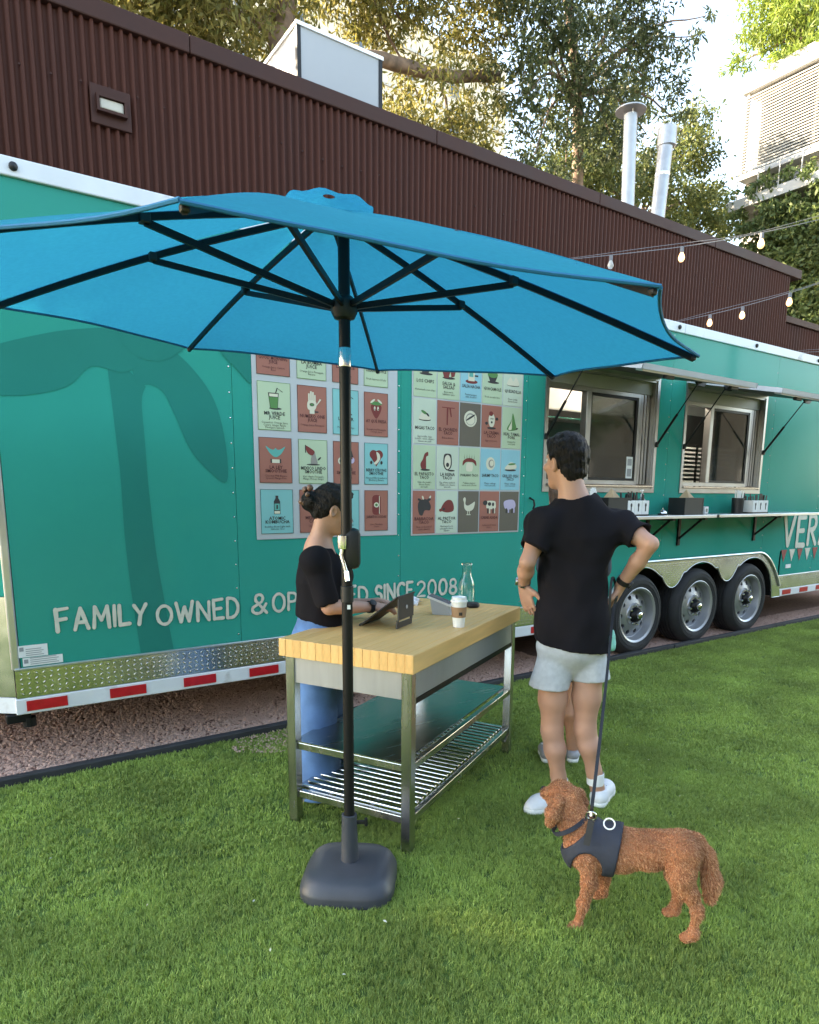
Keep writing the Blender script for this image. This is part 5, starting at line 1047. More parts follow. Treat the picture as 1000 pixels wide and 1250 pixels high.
for (a, b, da, db) in ((.05, .05, .1, 0), (.05, TWd - .05, .1, 0), (TL - .05, .05, -.1, 0)): MB().tube([T(a, b, .06), T(a + da, b + db, .13)], .006, 8).build('corner_brace', 'bright_metal', tb, smooth=True)

# ================================================================== THINGS ON THE TABLE
ZTT = TH + .0006
def tpx(px, py): return onz(px, py, ZTT)
# paper coffee cup
c = tpx(560, 765); cup = thing('coffee_cup', 'white paper coffee cup with brown sleeve and white lid on the table', 'cup', tuple(c)); mat('kraft', (.36, .21, .12), .8, var=(20, .1))
MB().lathe([(0, .004), (.026, .004), (.026, 0), (.028, 0), (.0385, .125), (.036, .128)], tuple(c), n=28).build('paper_cup', 'paper_white', cup, smooth=True)
MB().lathe([(.0338, .050), (.0345, .050), (.0395, .102), (.0388, .102)], tuple(c), n=28).build('sleeve', 'kraft', cup, smooth=True)
MB().lathe([(.041, .124), (.0425, .130), (.041, .134), (.037, .136), (.036, .150), (.030, .151), (.029, .147), (0, .147)], tuple(c), n=28).build('lid', 'lid_white', cup, smooth=True)
V = [];
for k in range(5):
    a = -2.25 + k * .11; V += [(c[0] + .0385 * math.cos(a), c[1] + .0385 * math.sin(a), c[2] + .062), (c[0] + .0395 * math.cos(a), c[1] + .0395 * math.sin(a), c[2] + .078)]
MB().add(V, [(2 * k, 2 * k + 2, 2 * k + 3, 2 * k + 1) for k in range(4)]).build('printed_mark', 'ink', cup)
# glass carafe
c = tpx(569, 735); ca = thing('glass_carafe', 'clear empty glass carafe at the far edge of the table', 'carafe', tuple(c)); kk = .235 / .27
MB().lathe([(0, .001), (.046, .001), (.050, .008), (.050, .10), (.044, .13), (.030, .165), (.027, .19), (.031, .235), (.0285, .235), (.0245, .19), (.0275, .165), (.041, .13), (.047, .10), (.047, .010), (0, .008)], tuple(c), n=36).build('glass_body', 'glass', ca, smooth=True)
MB().lathe([(.0505, .060), (.0508, .060), (.0508, .085), (.0505, .085)], tuple(c), n=36).build('etched_band', 'poster_sheet', ca, smooth=True) if False else None
MB().lathe([(.0312, .228), (.0325, .232), (.0312, .237), (.029, .236)], tuple(c), n=36).build('rim', 'glass', ca, smooth=True)
c = tpx(577, 741); co_ = thing('black_coaster', 'low round black puck beside the carafe', 'coaster', tuple(c)); MB().lathe([(0, .0), (.036, .0), (.04, .006), (.04, .018), (.034, .026), (0, .026)], tuple(c), n=24).build('body', 'black_plastic', co_, smooth=True); MB().lathe([(.0402, .006), (.0415, .009), (.0402, .012)], tuple(c), n=24).build('rim', 'black_metal', co_)
# card reader: pale wedge with a dark sloping screen
c = tpx(541, 750); a_ = T(0, 0, 0); ru = (Vector((tu[0], tu[1], 0)) * .25 + Vector((-tv[0], -tv[1], 0)) * .97).normalized(); rw = Vector((-ru.y, ru.x, 0))
rd = thing('card_reader', 'small grey wedge shaped payment terminal with dark screen on the table', 'card reader', tuple(c)); mat('grey_plastic', (.42, .44, .47), .4, var=(6, .05))
O_ = Vector(c) + rw * .02
MB().prism([(-.055, .0), (.045, .0), (.03, .05), (-.07, .088)], O_, tuple(ru), (0, 0, 1), -.042, .042).build('wedge', 'grey_plastic', rd)
MB().prism([(-.085, .093), (.045, .046), (.048, .056), (-.082, .103)], O_, tuple(ru), (0, 0, 1), -.048, .048).build('tray', 'paper_white', rd); MB().prism([(-.078, .1025), (.038, .0605), (.039, .063), (-.077, .105)], O_, tuple(ru), (0, 0, 1), -.042, .042).build('screen', 'window_dark', rd)
# tablet leaning on its stand
c0 = tpx(441, 764); c1 = tpx(481, 768)
tp = thing('tablet_stand', 'dark tablet leaning on a black upright stand plate', 'tablet', tuple((c0 + c1) / 2)); mat('tablet_back', (.045, .043, .045), .4, .3)
ex = Vector((c1[0] - c0[0], c1[1] - c0[1], 0)); ex.normalize(); ey = Vector((-ex.y, ex.x, 0)); base = Vector(c0)
# stand plate: upright, lying across; a slot in its lower half
pl_ = MB(); W2, H2 = .175, .155; po = Vector(c1) + ex * .012
def plate_rect(b0, b1, z0, z1, th=.006): pl_.box(po + ey * ((b0 + b1) / 2) + Vector((0, 0, (z0 + z1) / 2 + .001)) + ex * (.10 * ((z0 + z1) / 2)), (th, b1 - b0, z1 - z0), Matrix((ex, ey, Vector((0, 0, 1)))).transposed())
plate_rect(0, W2, 0, .028); plate_rect(0, .02, .0281, .042); plate_rect(W2 - .02, W2, .0281, .042); plate_rect(0, W2, .0421, H2)
pl_.build('stand_plate', 'tablet_back', tp)
MB().lathe([(.009, 0), (.009, .0012), (0, .0012)], tuple(po - ey * 0 + ey * .10 + Vector((0, 0, .11)) - ex * (.003 - .011)), tuple(-ex), 14).build('plate_emblem', 'grey_plastic', tp) if False else None
em = MB().lathe([(.010, 0), (.010, .0012), (0, .0012)], tuple(po + ey * .087 + Vector((0, 0, .10)) + ex * .0155), tuple(ex), 16); em.build('plate_emblem', 'grey_plastic', tp)
A0 = base + Vector((0, 0, .004)); B0 = po + ex * .012 + Vector((0, 0, .160)); dd = (B0 - A0); nn_ = dd.normalized(); R3 = Matrix((nn_, ey, nn_.cross(ey))).transposed()
MB().box((A0 + B0) / 2 + ey * .09, (dd.length, .205, .009), R3, .004).build('tablet', 'black_plastic', tp)
MB().box((A0 + B0) / 2 + ey * .09 + R3 @ Vector((0, 0, .0052)), (dd.length - .02, .185, .0012), R3).build('screen', 'window_dark', tp)
MB().box(A0 + Vector((.0, .0, .004)) + ey * .09, (.014, .205, .01), R3, .003).build('lip', 'black_metal', tp)
np_c = tpx(503, 738); nk = thing('paper_napkin', 'crumpled white paper napkin behind the tablet stand', 'napkin', tuple(np_c))
V = []; F = []
for j in range(5):
    for k in range(12): a = 2 * math.pi * k / 12; r_ = (.04, .045, .042, .03, .012)[j] * (1 + .25 * math.sin(3 * a + j)); V.append((np_c[0] + r_ * math.cos(a), np_c[1] + r_ * math.sin(a), np_c[2] + (.001, .012, .028, .04, .045)[j] + .006 * math.sin(5 * a + 2 * j)))
for j in range(4):
    for k in range(12): F.append((j * 12 + k, j * 12 + (k + 1) % 12, (j + 1) * 12 + (k + 1) % 12, (j + 1) * 12 + k))
F.append(tuple(48 + k for k in range(12))); MB().add(V, F).build('paper', 'lid_white', nk); MB().add([(np_c[0] + .03, np_c[1] + .02, np_c[2] + .001), (np_c[0] + .075, np_c[1] + .03, np_c[2] + .002), (np_c[0] + .06, np_c[1] - .03, np_c[2] + .02), (np_c[0] + .025, np_c[1] - .02, np_c[2] + .03)], [(0, 1, 2, 3)]).build('corner_flap', 'lid_white', nk)

# ================================================================== STRING LIGHTS
mat('bulb_lit', (1, .8, .5), .3, emit=((1.0, .52, .17), .42)); mat('bulb_off', (.75, .72, .65), .1, transmission=.5); mat('cable', (.16, .16, .17), .6)
def string(label, pts, bulbs, post):
    P = catmull([ony(a, b, y) for (a, b, y) in pts], 8); o = thing('string_light', label, 'string lights', tuple(P[0]), 'string lights over the lawn')
    MB().tube(P, .0036, 6).build('cable', 'cable', o); MB().tube([(p[0], p[1], p[2] + .022 + .010 * math.sin(i * .35)) for i, p in enumerate(P)], .0024, 6).build('carrier_wire', 'cable', o)
    for (bx, by, lit) in bulbs:
        q = min(P, key=lambda p: abs(proj_x(p) - bx)); z = q[2]; nm = MB().lathe([(.008, 0), (.017, -.005), (.019, -.05), (.013, -.055)], (q[0], q[1], z), n=14).build('socket', 'cable', o, smooth=True)
        MB().lathe([(.013, -.052), (.022, -.07), (.030, -.095), (.028, -.115), (.016, -.132), (0, -.137)], (q[0], q[1], z), n=18).build('bulb', 'bulb_lit' if lit else 'bulb_off', o, smooth=True)
    e = P[-1]; p_ = thing('light_post', post, 'post', (e[0] + .03, e[1], 0), 'posts holding the string lights'); MB().tube([(e[0] + .03, e[1], 0), (e[0] + .03, e[1], e[2] + .15)], [.04, .03], 12).build('post', 'black_metal', p_, smooth=True); MB().tube([(e[0] + .03, e[1], e[2]), (e[0] - .01, e[1], e[2])], .008, 8).build('hook', 'bright_metal', p_)
def proj_x(p): c = RC.T @ (np.array(p) - CAM); return CX + FPX * c[0] / -c[2]
string('string of warm bulbs strung highest, crossing the brown cladding', [(560, 330, 7.43), (640, 322, 6.4), (720, 314, 5.2), (833, 301, 4.2), (920, 286, 3.7), (1000, 268, 3.3), (1075, 248, 3.0)], [(745, 0, 0), (833, 0, 1), (930, 0, 1), (1015, 0, 1)], 'slim black post carrying the highest light string')
string('string of warm bulbs strung just above the trailer roof', [(770, 402, 7.43), (800, 398, 6.4), (835, 391, 5.4), (907, 374, 4.5), (1000, 346, 3.7), (1075, 318, 3.3)], [(866, 0, 1), (907, 0, 1), (962, 0, 1), (1020, 0, 1)], 'slim black post carrying the light string above the trailer roof')
string('string of bulbs passing low along the trailer top rail', [(905, 424, 7.43), (930, 427, 6.6), (965, 430, 5.6), (1000, 429, 5.0), (1075, 424, 4.2)], [(965, 0, 0), (1030, 0, 1)], 'slim black post carrying the lowest light string')

# ================================================================== PEOPLE AND DOG
class Blob:
    """records soft shapes, then grows one continuous surface around them"""
    def __init__(s, h): s.h = h; s.ops = []; s.lo = np.full(3, 1e9); s.hi = np.full(3, -1e9); s.post = []
    def _b(s, p, r): s.lo = np.minimum(s.lo, np.array(p) - r); s.hi = np.maximum(s.hi, np.array(p) + r)
    def cone(s, a, b, ra, rb, k=.02, n=None, sq=1.0, sub=False):
        if not sub: s._b(a, ra); s._b(b, rb)
        s.ops.append(('cone', (a, b, ra, rb, k, n, sq, sub))); return s
    def chain(s, P, R, k=.02, n=None, sq=1.0):
        for i in range(len(P) - 1): s.cone(P[i], P[i + 1], R[i], R[i + 1], k, n, sq)
        return s
    def ell(s, c, r, axes=None, k=.02, sub=False):
        if not sub: s._b(c, max(r))
        s.ops.append(('ell', (c, r, axes, k, sub))); return s
    def plane(s, p, n, near=None, k=.0): s.ops.append(('plane', (p, n, k, near))); return s
    def ripple(s, amp, fx, seed=0, n=6): s.ops.append(('ripple', (amp, fx, seed, n))); return s
    def shell(s, t): s.ops.append(('shell', (t,))); return s
    def build(s, name, material, parent=None, it=2):
        m = s.h * 5; f = SDF(s.lo - m, s.hi + m, s.h)
        for (o, a) in s.ops: getattr(f, o)(*a)
        s.f = f; return f.mesh(name, material, parent, it)
def vec(*a): return np.array(a, float)
def unit(v): v = np.array(v, float); return v / np.linalg.norm(v)
UPV = vec(0, 0, 1)
def add_head(B, c, f, u, sc=1.0, neck=None, nr=.055):
    f = unit(f); u = unit(np.array(u) - f * (np.array(u) @ f)); r = np.cross(f, u); A = np.array([r, f, u]); H = lambda x, y, z: np.array(c) + sc * (r * x + f * y + u * z)
    B.ell(H(0, -.008, .035), np.array([.074, .094, .088]) * sc, A, .02); B.ell(H(0, .028, -.035), np.array([.058, .062, .080]) * sc, A, .03)
    B.ell(H(0, .062, -.098), np.array([.026, .024, .022]) * sc, A, .03); B.cone(H(0, .088, .012), H(0, .108, -.032), .009 * sc, .014 * sc, .014)
    for x in (-1, 1):
        B.ell(H(x * .016, .094, -.037), np.array([.010, .010, .008]) * sc, A, .01); B.ell(H(x * .074, -.004, -.012), np.array([.010, .020, .031]) * sc, A, .008); B.ell(H(x * .078, .0, -.010), np.array([.006, .010, .018]) * sc, A, .006, True)
        B.ell(H(x * .030, .088, .012), np.array([.016, .010, .010]) * sc, A, .014, True); B.ell(H(x * .045, .066, -.022), np.array([.022, .018, .018]) * sc, A, .02)
    B.ell(H(0, .083, .028), np.array([.045, .012, .008]) * sc, A, .014); B.ell(H(0, .090, -.064), np.array([.024, .009, .006]) * sc, A, .006); B.ell(H(0, .088, -.076), np.array([.020, .010, .007]) * sc, A, .006)
    if neck is not None: B.cone(H(0, -.028, -.055), neck, nr * sc, nr * 1.12, .03)
    return H, A
def add_eyes(H, A, sc, parent):
    for x in (-1, 1):
        e = MB(); c = H(x * .030, .076, .012)
        for (nm, rr, off, m) in (('eye', .0115, 0, 'paper_white'), ('iris', .0062, .0068, 'hair_brown')):
            V = []; F = []; 
            for j in range(7):
                for k in range(12):
                    th, ph = math.pi * j / 6, 2 * math.pi * k / 12; V.append(tuple(np.array(c) + A[1] * (off * sc + rr * sc * math.cos(th)) + A[0] * rr * sc * math.sin(th) * math.cos(ph) + A[2] * rr * sc * math.sin(th) * math.sin(ph)))
            for j in range(6):
                for k in range(12): F.append((j * 12 + k, j * 12 + (k + 1) % 12, (j + 1) * 12 + (k + 1) % 12, (j + 1) * 12 + k))
            np_mesh(nm, V, F, m, parent, True)
def add_hand(B, w, d, nrm, thumb, curl=.35, sc=1.0, spread=.10):
    """w wrist, d towards the fingers, nrm out of the back of the hand, thumb +1/-1 along d x nrm"""
    d = unit(d); nrm = unit(np.array(nrm) - d * (np.array(nrm) @ d)); ac = np.cross(d, nrm); A = np.array([d, ac, nrm])
    B.cone(w, w + d * .03 * sc, .026 * sc, .028 * sc, .015, nrm, 1.35); B.ell(w + d * .055 * sc, np.array([.048, .040, .016]) * sc, A, .014)
    for i, (o, l) in enumerate(((.030, .068), (.010, .078), (-.010, .073), (-.029, .056))):
        o *= thumb; p = w + (d * .088 + ac * o - d * abs(o) * .12) * sc; q = unit(d + ac * o * spread * 20); a = curl * (.35 + .1 * i)
        P = [p - q * .02 * sc, p]
        for seg in (.44, .32, .24):
            a_ = a; q = unit(q * math.cos(a_) - nrm * math.sin(a_)); P.append(P[-1] + q * l * seg * sc); a = curl * .8
        B.chain(P, [.0098 * sc, .0095 * sc, .0088 * sc, .0080 * sc, .0070 * sc], .004)
    t0 = w + (d * .025 + ac * thumb * .028) * sc; t1 = t0 + unit(d * .75 + ac * thumb * .75 - nrm * .25) * .038 * sc; t2 = t1 + unit(d * .9 + ac * thumb * .45 - nrm * .25) * .036 * sc; t3 = t2 + unit(d + ac * thumb * .2 - nrm * .3) * .022 * sc
    B.chain([t0, t1, t2, t3], [.015 * sc, .0125 * sc, .0105 * sc, .009 * sc], .008)
def shoe(name, heel, toe, parent, width=.044, m='white_shoe', high=.075):
    d = unit(vec(toe[0] - heel[0], toe[1] - heel[1], 0)); s_ = np.cross(d, UPV); h = vec(heel[0], heel[1], 0); t = vec(toe[0], toe[1], 0)
    B = Blob(.005); B.cone(h + d * .03 + UPV * .045, t - d * .07 + UPV * .040, width * .86, width, .03, UPV, 1.1).cone(t - d * .08 + UPV * .036, t - d * .032 + UPV * .03, width, width * .8, .03, UPV, 1.35)
    B.cone(h + d * .045 + UPV * .05, h + d * .05 + UPV * high, width * .85, width * .78, .03).cone(h + d * .09 + UPV * .05, h + d * .15 + UPV * .04, width * .72, width * .7, .03)
    B.plane((0, 0, .026), (0, 0, -1)).plane(h + UPV * (high + .012), (0, 0, 1)); o = B.build(name, m, parent)
    B = Blob(.005); B.cone(h + d * .03 + UPV * .02, t - d * .07 + UPV * .02, width * .92, width * 1.08, .02, UPV, .6).cone(t - d * .08 + UPV * .02, t - d * .03 + UPV * .02, width * 1.06, width * .84, .02, UPV, .6)
    B.plane((0, 0, .031), (0, 0, 1)).plane((0, 0, .004), (0, 0, -1)); B.build('sole', 'sole', o)
    lc = MB()
    for k in range(4):
        p = h + d * (.105 + k * .022) + UPV * (.086 - k * .009); lc.bar(tuple(p - s_ * .026), tuple(p + s_ * .026), .007, .005)
    lc.build('laces', 'white_sock', o); return o
def wrist_band(name, c, ax, r, w, m, parent, face=None):
    ax = unit(ax); MB().lathe([(r, -w / 2), (r + .004, -w / 2), (r + .004, w / 2), (r, w / 2)], tuple(c), tuple(ax), 24, True).build(name, m, parent, smooth=True)
    if face is not None:
        f = unit(np.array(face) - ax * (np.array(face) @ ax)); MB().lathe([(.0, 0), (.019, 0), (.019, .009), (.016, .011), (0, .011)], tuple(np.array(c) + f * (r + .001)), tuple(f), 20).build('watch_face', m, parent, smooth=True)

# ------------------------------------------------------------------ the man with the leash
U = Upright(2.45, 2.13); e, g = U.e, U.g
man = thing('person', 'person in black T-shirt and light grey shorts standing hands on hips beside the table', 'person', (2.45, 2.13, 0))
rot = lambda v, a: vec(v[0] * math.cos(a) - v[1] * math.sin(a), v[0] * math.sin(a) + v[1] * math.cos(a), v[2])
Fm = rot(g, math.radians(14)); Rm = np.cross(Fm, UPV)
lsh, rsh = U(664, 638, -.05), U(758, 641, .05); lel, rel = U(644, 686, -.15), U(794, 664, -.04); lwr, rwr = U(639, 714, -.03), U(757, 716, .07)
B = Blob(.0055)
hc = U(690, 565, .03); fdir = unit(rot(g, math.radians(46)) + UPV * .02); nb = U(701, 612, .0)
Hm, Am = add_head(B, hc, fdir, UPV, 1.02, nb, .058)
B.chain([U(697, 790), U(700, 730), U(704, 660), U(704, 632)], [.125, .118, .125, .10], .04, Fm, 1.45).cone(lsh, rsh, .050, .050, .04).cone(nb, U(703, 640), .06, .085, .04, Fm, 1.3)
B.chain([lsh, lsh * .5 + lel * .5, lel, lel * .6 + lwr * .4, lwr], [.054, .045, .035, .038, .026], .015); B.chain([rsh, rsh * .5 + rel * .5, rel, rel * .6 + rwr * .4, rwr], [.054, .045, .035, .038, .026], .015)
add_hand(B, lwr, U(648, 754, -.03) - lwr, -e * .55 - g * .8, -1, .25, .98); add_hand(B, rwr, U(746, 745, .11) - rwr, e * .85 - g * .3, 1, .7, .98)
kl, kr = U(674, 892, -.015), U(714, 890, .03); al, ar = U(683, 957, .01), U(727, 950, .05)
for (hp, kn, an) in ((U(676, 805, -.02), kl, al), (U(719, 802, .03), kr, ar)):
    cf = kn * .68 + an * .32 - Fm * .012
    B.chain([hp, hp * .45 + kn * .55, kn, cf, an * .85 + kn * .15, an], [.080, .066, .050, .050, .034, .032], .03)
heelL, toeL = onz(688, 974, .03), onz(643, 987, .03); heelR = onz(729, 980, .03); toeR = heelR + g * .25 + e * .06
B.cone(al, heelL + UPV * .05, .036, .038, .02).cone(ar, heelR + g * .05 + UPV * .05, .036, .038, .02)
B.build('body', 'skin', man, 4); add_eyes(Hm, Am, 1.02, man)
# hair
B = Blob(.0045); B.ell(Hm(0, -.016, .044), (.086, .105, .098), Am, .02).ell(Hm(0, -.066, -.03), (.070, .044, .064), Am, .04).ell(Hm(0, .045, .085), (.062, .055, .042), Am, .03)
B.ripple(.0045, (120, 120, 70), 3, 10).plane(Hm(0, .030, .015), Am[1] * .80 - Am[2] * .42).plane(Hm(0, -.04, -.088), -Am[2] * .9 + Am[1] * .3)
for x in (-1, 1): B.ell(Hm(x * .082, .002, -.014), (.022, .026, .036), Am, .008, True)
B.build('hair', 'hair_black', man)
# T-shirt
B = Blob(.0055); P = [U(697, 803), U(698, 760), U(700, 705), U(705, 655), U(704, 636)]
ls2, rs2 = lsh + (lel - lsh) * .66, rsh + (rel - rsh) * .64
B.cone(lsh, lel, .070, .066, .01).plane(ls2, lel - lsh).cone(rsh, lsh * .2 + rsh * .8, .03, .03, .01)
B2 = [(rsh, rel, .074, .076)]
B.cone(rsh, rs2, .070, .070, .02).plane(rs2, rel - rsh, (rs2 + (rel - rsh) * .3, .11))
B.chain(P, [.180, .170, .158, .172, .140], .045, Fm, 1.38).cone(lsh - UPV * .01, rsh - UPV * .01, .072, .072, .05).cone(U(700, 618, .0), U(703, 650), .075, .13, .05, Fm, 1.25)
B.ripple(.0075, (22, 22, 7), 5, 7).ripple(.0034, (50, 50, 24), 6, 6)
B.shell(.018)
B.cone(ls2 - (lel - lsh) * .05, lel, .053, .053, .004, None, 1.0, True).cone(rs2 - (rel - rsh) * .05, rel, .055, .055, .004, None, 1.0, True).plane(U(697, 786), -UPV - e * .16 + g * .1)
B.ell(nb + UPV * .045 + Fm * .012, (.088, .088, .06), None, .01, True); B.build('t_shirt', 'black_cotton', man)
# shorts
B = Blob(.0055); B.ell(U(697, 790), (.170, .118, .105), np.array([Rm, Fm, UPV]), .03).cone(U(697, 772), U(697, 790), .150, .150, .03, Fm, 1.5)
hl, hr_ = U(669, 842, -.03), U(722, 834, .03)
B.cone(U(679, 802, -.01), hl, .094, .096, .012).cone(U(717, 800, .03), hr_, .090, .089, .012).ripple(.0035, (30, 30, 14), 8, 7).shell(.016)
B.plane(U(668, 838, -.03), -UPV - e * .05, (hl - UPV * .12, .215)).plane(U(724, 829, .03), -UPV + e * .08, (hr_ - UPV * .12 + e * .04, .19)); B.plane(U(697, 762), UPV)
B.build('shorts', 'grey_sweat', man)
for an in (al, ar): MB().lathe([(.041, -.03), (.043, -.01), (.0415, .03), (.039, .032)], tuple(an), (0, 0, 1), 20).build('sock', 'white_sock', man, smooth=True)
shoe('shoe', heelL, toeL, man, .046); shoe('shoe', heelR, toeR, man, .046)
wrist_band('watch_strap', lwr - (lwr - lel) * .12, lwr - lel, .029, .012, 'bright_metal', man, -e); wrist_band('watch_strap', rwr - (rwr - rel) * .14, rwr - rel, .030, .024, 'black_plastic', man, e - g * .4)

# ------------------------------------------------------------------ the customer hidden behind him
mat('dark_knit', (.05, .06, .08), .9, bump=(30, .15)); b2_ = onz(692, 930, 0); U2 = Upright(b2_[0], b2_[1]); e2, g2 = U2.e, U2.g
p2 = thing('person', 'person in dark shorts standing almost hidden behind the person with the leash', 'person', (b2_[0], b2_[1], 0)); h2 = 1.66
J = lambda x, y, z: b2_ * vec(1, 1, 0) + e2 * (x * .9 - .035) + g2 * y + UPV * z
B = Blob(.007); H2, A2 = add_head(B, J(-.06, .05, 1.53), g2, UPV, .96, J(-.03, .03, 1.38), .052)
B.chain([J(0, .03, .90), J(0, .03, 1.1), J(.02, .03, 1.28), J(.02, .03, 1.33)], [.125, .12, .135, .10], .05, g2, 1.35).cone(J(-.13, .03, 1.32), J(.17, .03, 1.32), .05, .05, .04)
for s_ in (-1, 1):
    B.chain([J(.02 + s_ * .15, .03, 1.32), J(.02 + s_ * .17, .06, 1.06), J(.02 + s_ * .07, .2, 1.06)], [.048, .036, .026], .02); add_hand(B, J(.02 + s_ * .07, .2, 1.06), g2 * 1.0 - e2 * s_ * .4, UPV, s_, .4, .9)
    B.chain([J(s_ * .075, .03, .88), J(.01 + s_ * .06, .03, .45), J(.01 + s_ * .055, .0, .30), J(.01 + s_ * .06, .03, .08)], [.08, .05, .052, .034], .02)
B.build('body', 'skin_warm', p2, 1); add_eyes(H2, A2, .96, p2)
B = Blob(.007); B.chain([J(0, .03, .80), J(0, .03, 1.1), J(.02, .03, 1.28)], [.155, .145, .155], .05, g2, 1.35).cone(J(-.13, .03, 1.32), J(.17, .03, 1.32), .062, .062, .05)
for s_ in (-1, 1): B.cone(J(.02 + s_ * .15, .03, 1.32), J(.02 + s_ * .165, .05, 1.14), .062, .06, .03)
B.ell(J(.02, .03, 1.42), (.08, .08, .07), None, .01, True).plane(J(0, 0, .74), -UPV); B.build('shirt', 'dark_knit', p2, 1)
mat('grey_cotton', (.06, .062, .07), .9, bump=(20, .1)); B = Blob(.007); B.cone(J(0, .03, .88), J(0, .03, .82), .148, .150, .03, g2, 1.25)
for s_ in (-1, 1): B.cone(J(s_ * .07, .03, .84), J(s_ * .075, .03, .48), .092, .092, .03)
B.plane(J(0, 0, .50), -UPV); B.build('shorts', 'grey_cotton', p2, 1)
B = Blob(.006); B.ell(H2(0, -.014, .042), (.082, .10, .092), A2, .02).ell(H2(0, -.06, -.04), (.066, .045, .07), A2, .04).ripple(.003, (90, 90, 60), 4, 8).plane(H2(0, .03, .01), A2[1] * .8 - A2[2] * .45); B.build('hair', 'hair_brown', p2)
mat('grey_shoe', (.30, .30, .31), .7, var=(14, .15))
for px in (669, 699): hq = onz(px, 921, .03); shoe('shoe', hq - g2 * .08, hq + g2 * .15 - e2 * (.03 if px < 680 else -.01), p2, .036, 'grey_shoe', .06)

# ------------------------------------------------------------------ the worker at the first window
p3 = thing('person', 'person in a black cap working inside the trailer at the first serving window', 'person', (4.86, 4.95, .90)); q0 = ony(709, 545, 4.95)
J = lambda x, y, z: vec(q0[0] + x, 4.95 + y, q0[2] + z)
B = Blob(.008); H3, A3 = add_head(B, J(0, 0, -.06), vec(-.3, -1, -.15), UPV, 1.0, J(0, .03, -.24), .054)
B.chain([J(0, .05, -.95 + .3), J(0, .05, -.3)], [.13, .14], .05, vec(0, 1, 0), 1.35)
for s_ in (-1, 1): B.chain([J(s_ * .17, .05, -.31), J(s_ * .21, .0, -.56), J(s_ * .10, -.2, -.62)], [.05, .038, .027], .02); add_hand(B, J(s_ * .10, -.2, -.62), vec(-s_ * .3, -1, -.1), UPV, s_ if s_ < 0 else 1, .4, .95); B.chain([J(s_ * .08, .05, -.66), J(s_ * .08, .05, -1.1), J(s_ * .08, .05, q0[2] * -1 + .95)], [.085, .055, .04], .02)
B.build('body', 'skin_warm', p3, 1); add_eyes(H3, A3, 1.0, p3)
B = Blob(.008); B.chain([J(0, .05, -.72), J(0, .05, -.30)], [.16, .165], .05, vec(0, 1, 0), 1.3)
for s_ in (-1, 1): B.cone(J(s_ * .17, .05, -.31), J(s_ * .20, .02, -.47), .066, .062, .03)
B.ell(J(0, .04, -.22), (.085, .085, .06), None, .01, True); B.build('t_shirt', 'black_cotton', p3, 1)
B = Blob(.006); B.ell(H3(0, -.010, .055), (.085, .104, .085), A3, .02).plane(H3(0, 0, .035), -A3[2]).cone(H3(-.04, .10, .045), H3(.04, .10, .045), .05, .05, .02, A3[2], 5.0); B.build('cap', 'black_plastic', p3)
B = Blob(.008); B.cone(J(0, .05, -.68), J(0, .05, -.76), .15, .15, .03, vec(0, 1, 0), 1.25)
for s_ in (-1, 1): B.cone(J(s_ * .08, .05, -.8), J(s_ * .085, .05, .94 - q0[2]), .095, .075, .03)
B.build('trousers', 'black_cotton', p3, 1)
for s_ in (-1, 1):
    o_ = shoe('shoe', vec(q0[0] + s_ * .085, 5.03, 0), vec(q0[0] + s_ * .1, 4.77, 0), p3, .045, 'black_plastic')
    for x in [o_] + list(o_.children): x.location.z += .90 if x is o_ else 0

# ------------------------------------------------------------------ the woman at the table
W = Upright(1.45, 3.02); e, g = W.e, W.g
wo = thing('person', 'person in black blouse and blue jeans typing on the tablet, hair in a bun', 'person', (1.45, 3.02, 0))
fd = unit(e * 1.0 + g * .12 - UPV * .34); hw = W(406, 622, .0); nbw = W(389, 668, .01)
B = Blob(.0055); Hw, Aw = add_head(B, hw, fd, UPV, .95, nbw, .048)
rs_, ls_ = W(385, 687, -.155), W(396, 686, .165); re_, le_ = W(402, 741, -.18), W(418, 742, .16); rw_, lw_ = W(455, 741, -.06), W(462, 735, .10)
B.chain([W(386, 790), W(390, 745), W(392, 705), W(390, 685)], [.125, .105, .115, .09], .05, e, 1.2).cone(rs_, ls_, .045, .045, .04).cone(nbw, W(390, 695), .055, .09, .05)
B.chain([rs_, re_, re_ * .6 + rw_ * .4, rw_], [.045, .036, .036, .023], .015); B.chain([ls_, le_, le_ * .6 + lw_ * .4, lw_], [.045, .036, .036, .023], .015)
add_hand(B, rw_, W(482, 742, -.03) - rw_, UPV * .9 - g * .3, -1, .45, .88); add_hand(B, lw_, W(487, 738, .08) - lw_, UPV * .9 + g * .3, 1, .45, .88)
for s_, dx in ((-1, 0), (1, 10)): B.chain([W(386 + dx, 795, s_ * .08), W(386 + dx, 880, s_ * .085), W(388 + dx, 960, s_ * .09)], [.09, .055, .036], .03)
B.build('body', 'skin', wo); add_eyes(Hw, Aw, .95, wo)
B = Blob(.0045); B.ell(Hw(0, -.014, .042), (.080, .098, .088), Aw, .02).ell(Hw(0, -.06, -.02), (.06, .05, .055), Aw, .04).ell(Hw(0, .055, .075), (.06, .05, .035), Aw, .03).ripple(.0025, (110, 110, 60), 13, 8).plane(Hw(0, .040, .012), Aw[1] * .86 - Aw[2] * .36).plane(Hw(0, -.03, -.092), -Aw[2] * .9 + Aw[1] * .45)
for x in (-1, 1): B.ell(Hw(x * .080, .004, -.016), (.022, .026, .036), Aw, .008, True)
B.ell(Hw(0, -.122, .004), (.052, .046, .050), Aw, .010).ripple(.002, (140, 140, 90), 14, 8); B.build('hair', 'hair_black', wo)
mat('claw_brown', (.20, .10, .07), .35, var=(30, .3)); cl = MB(); q = np.random.default_rng(5)
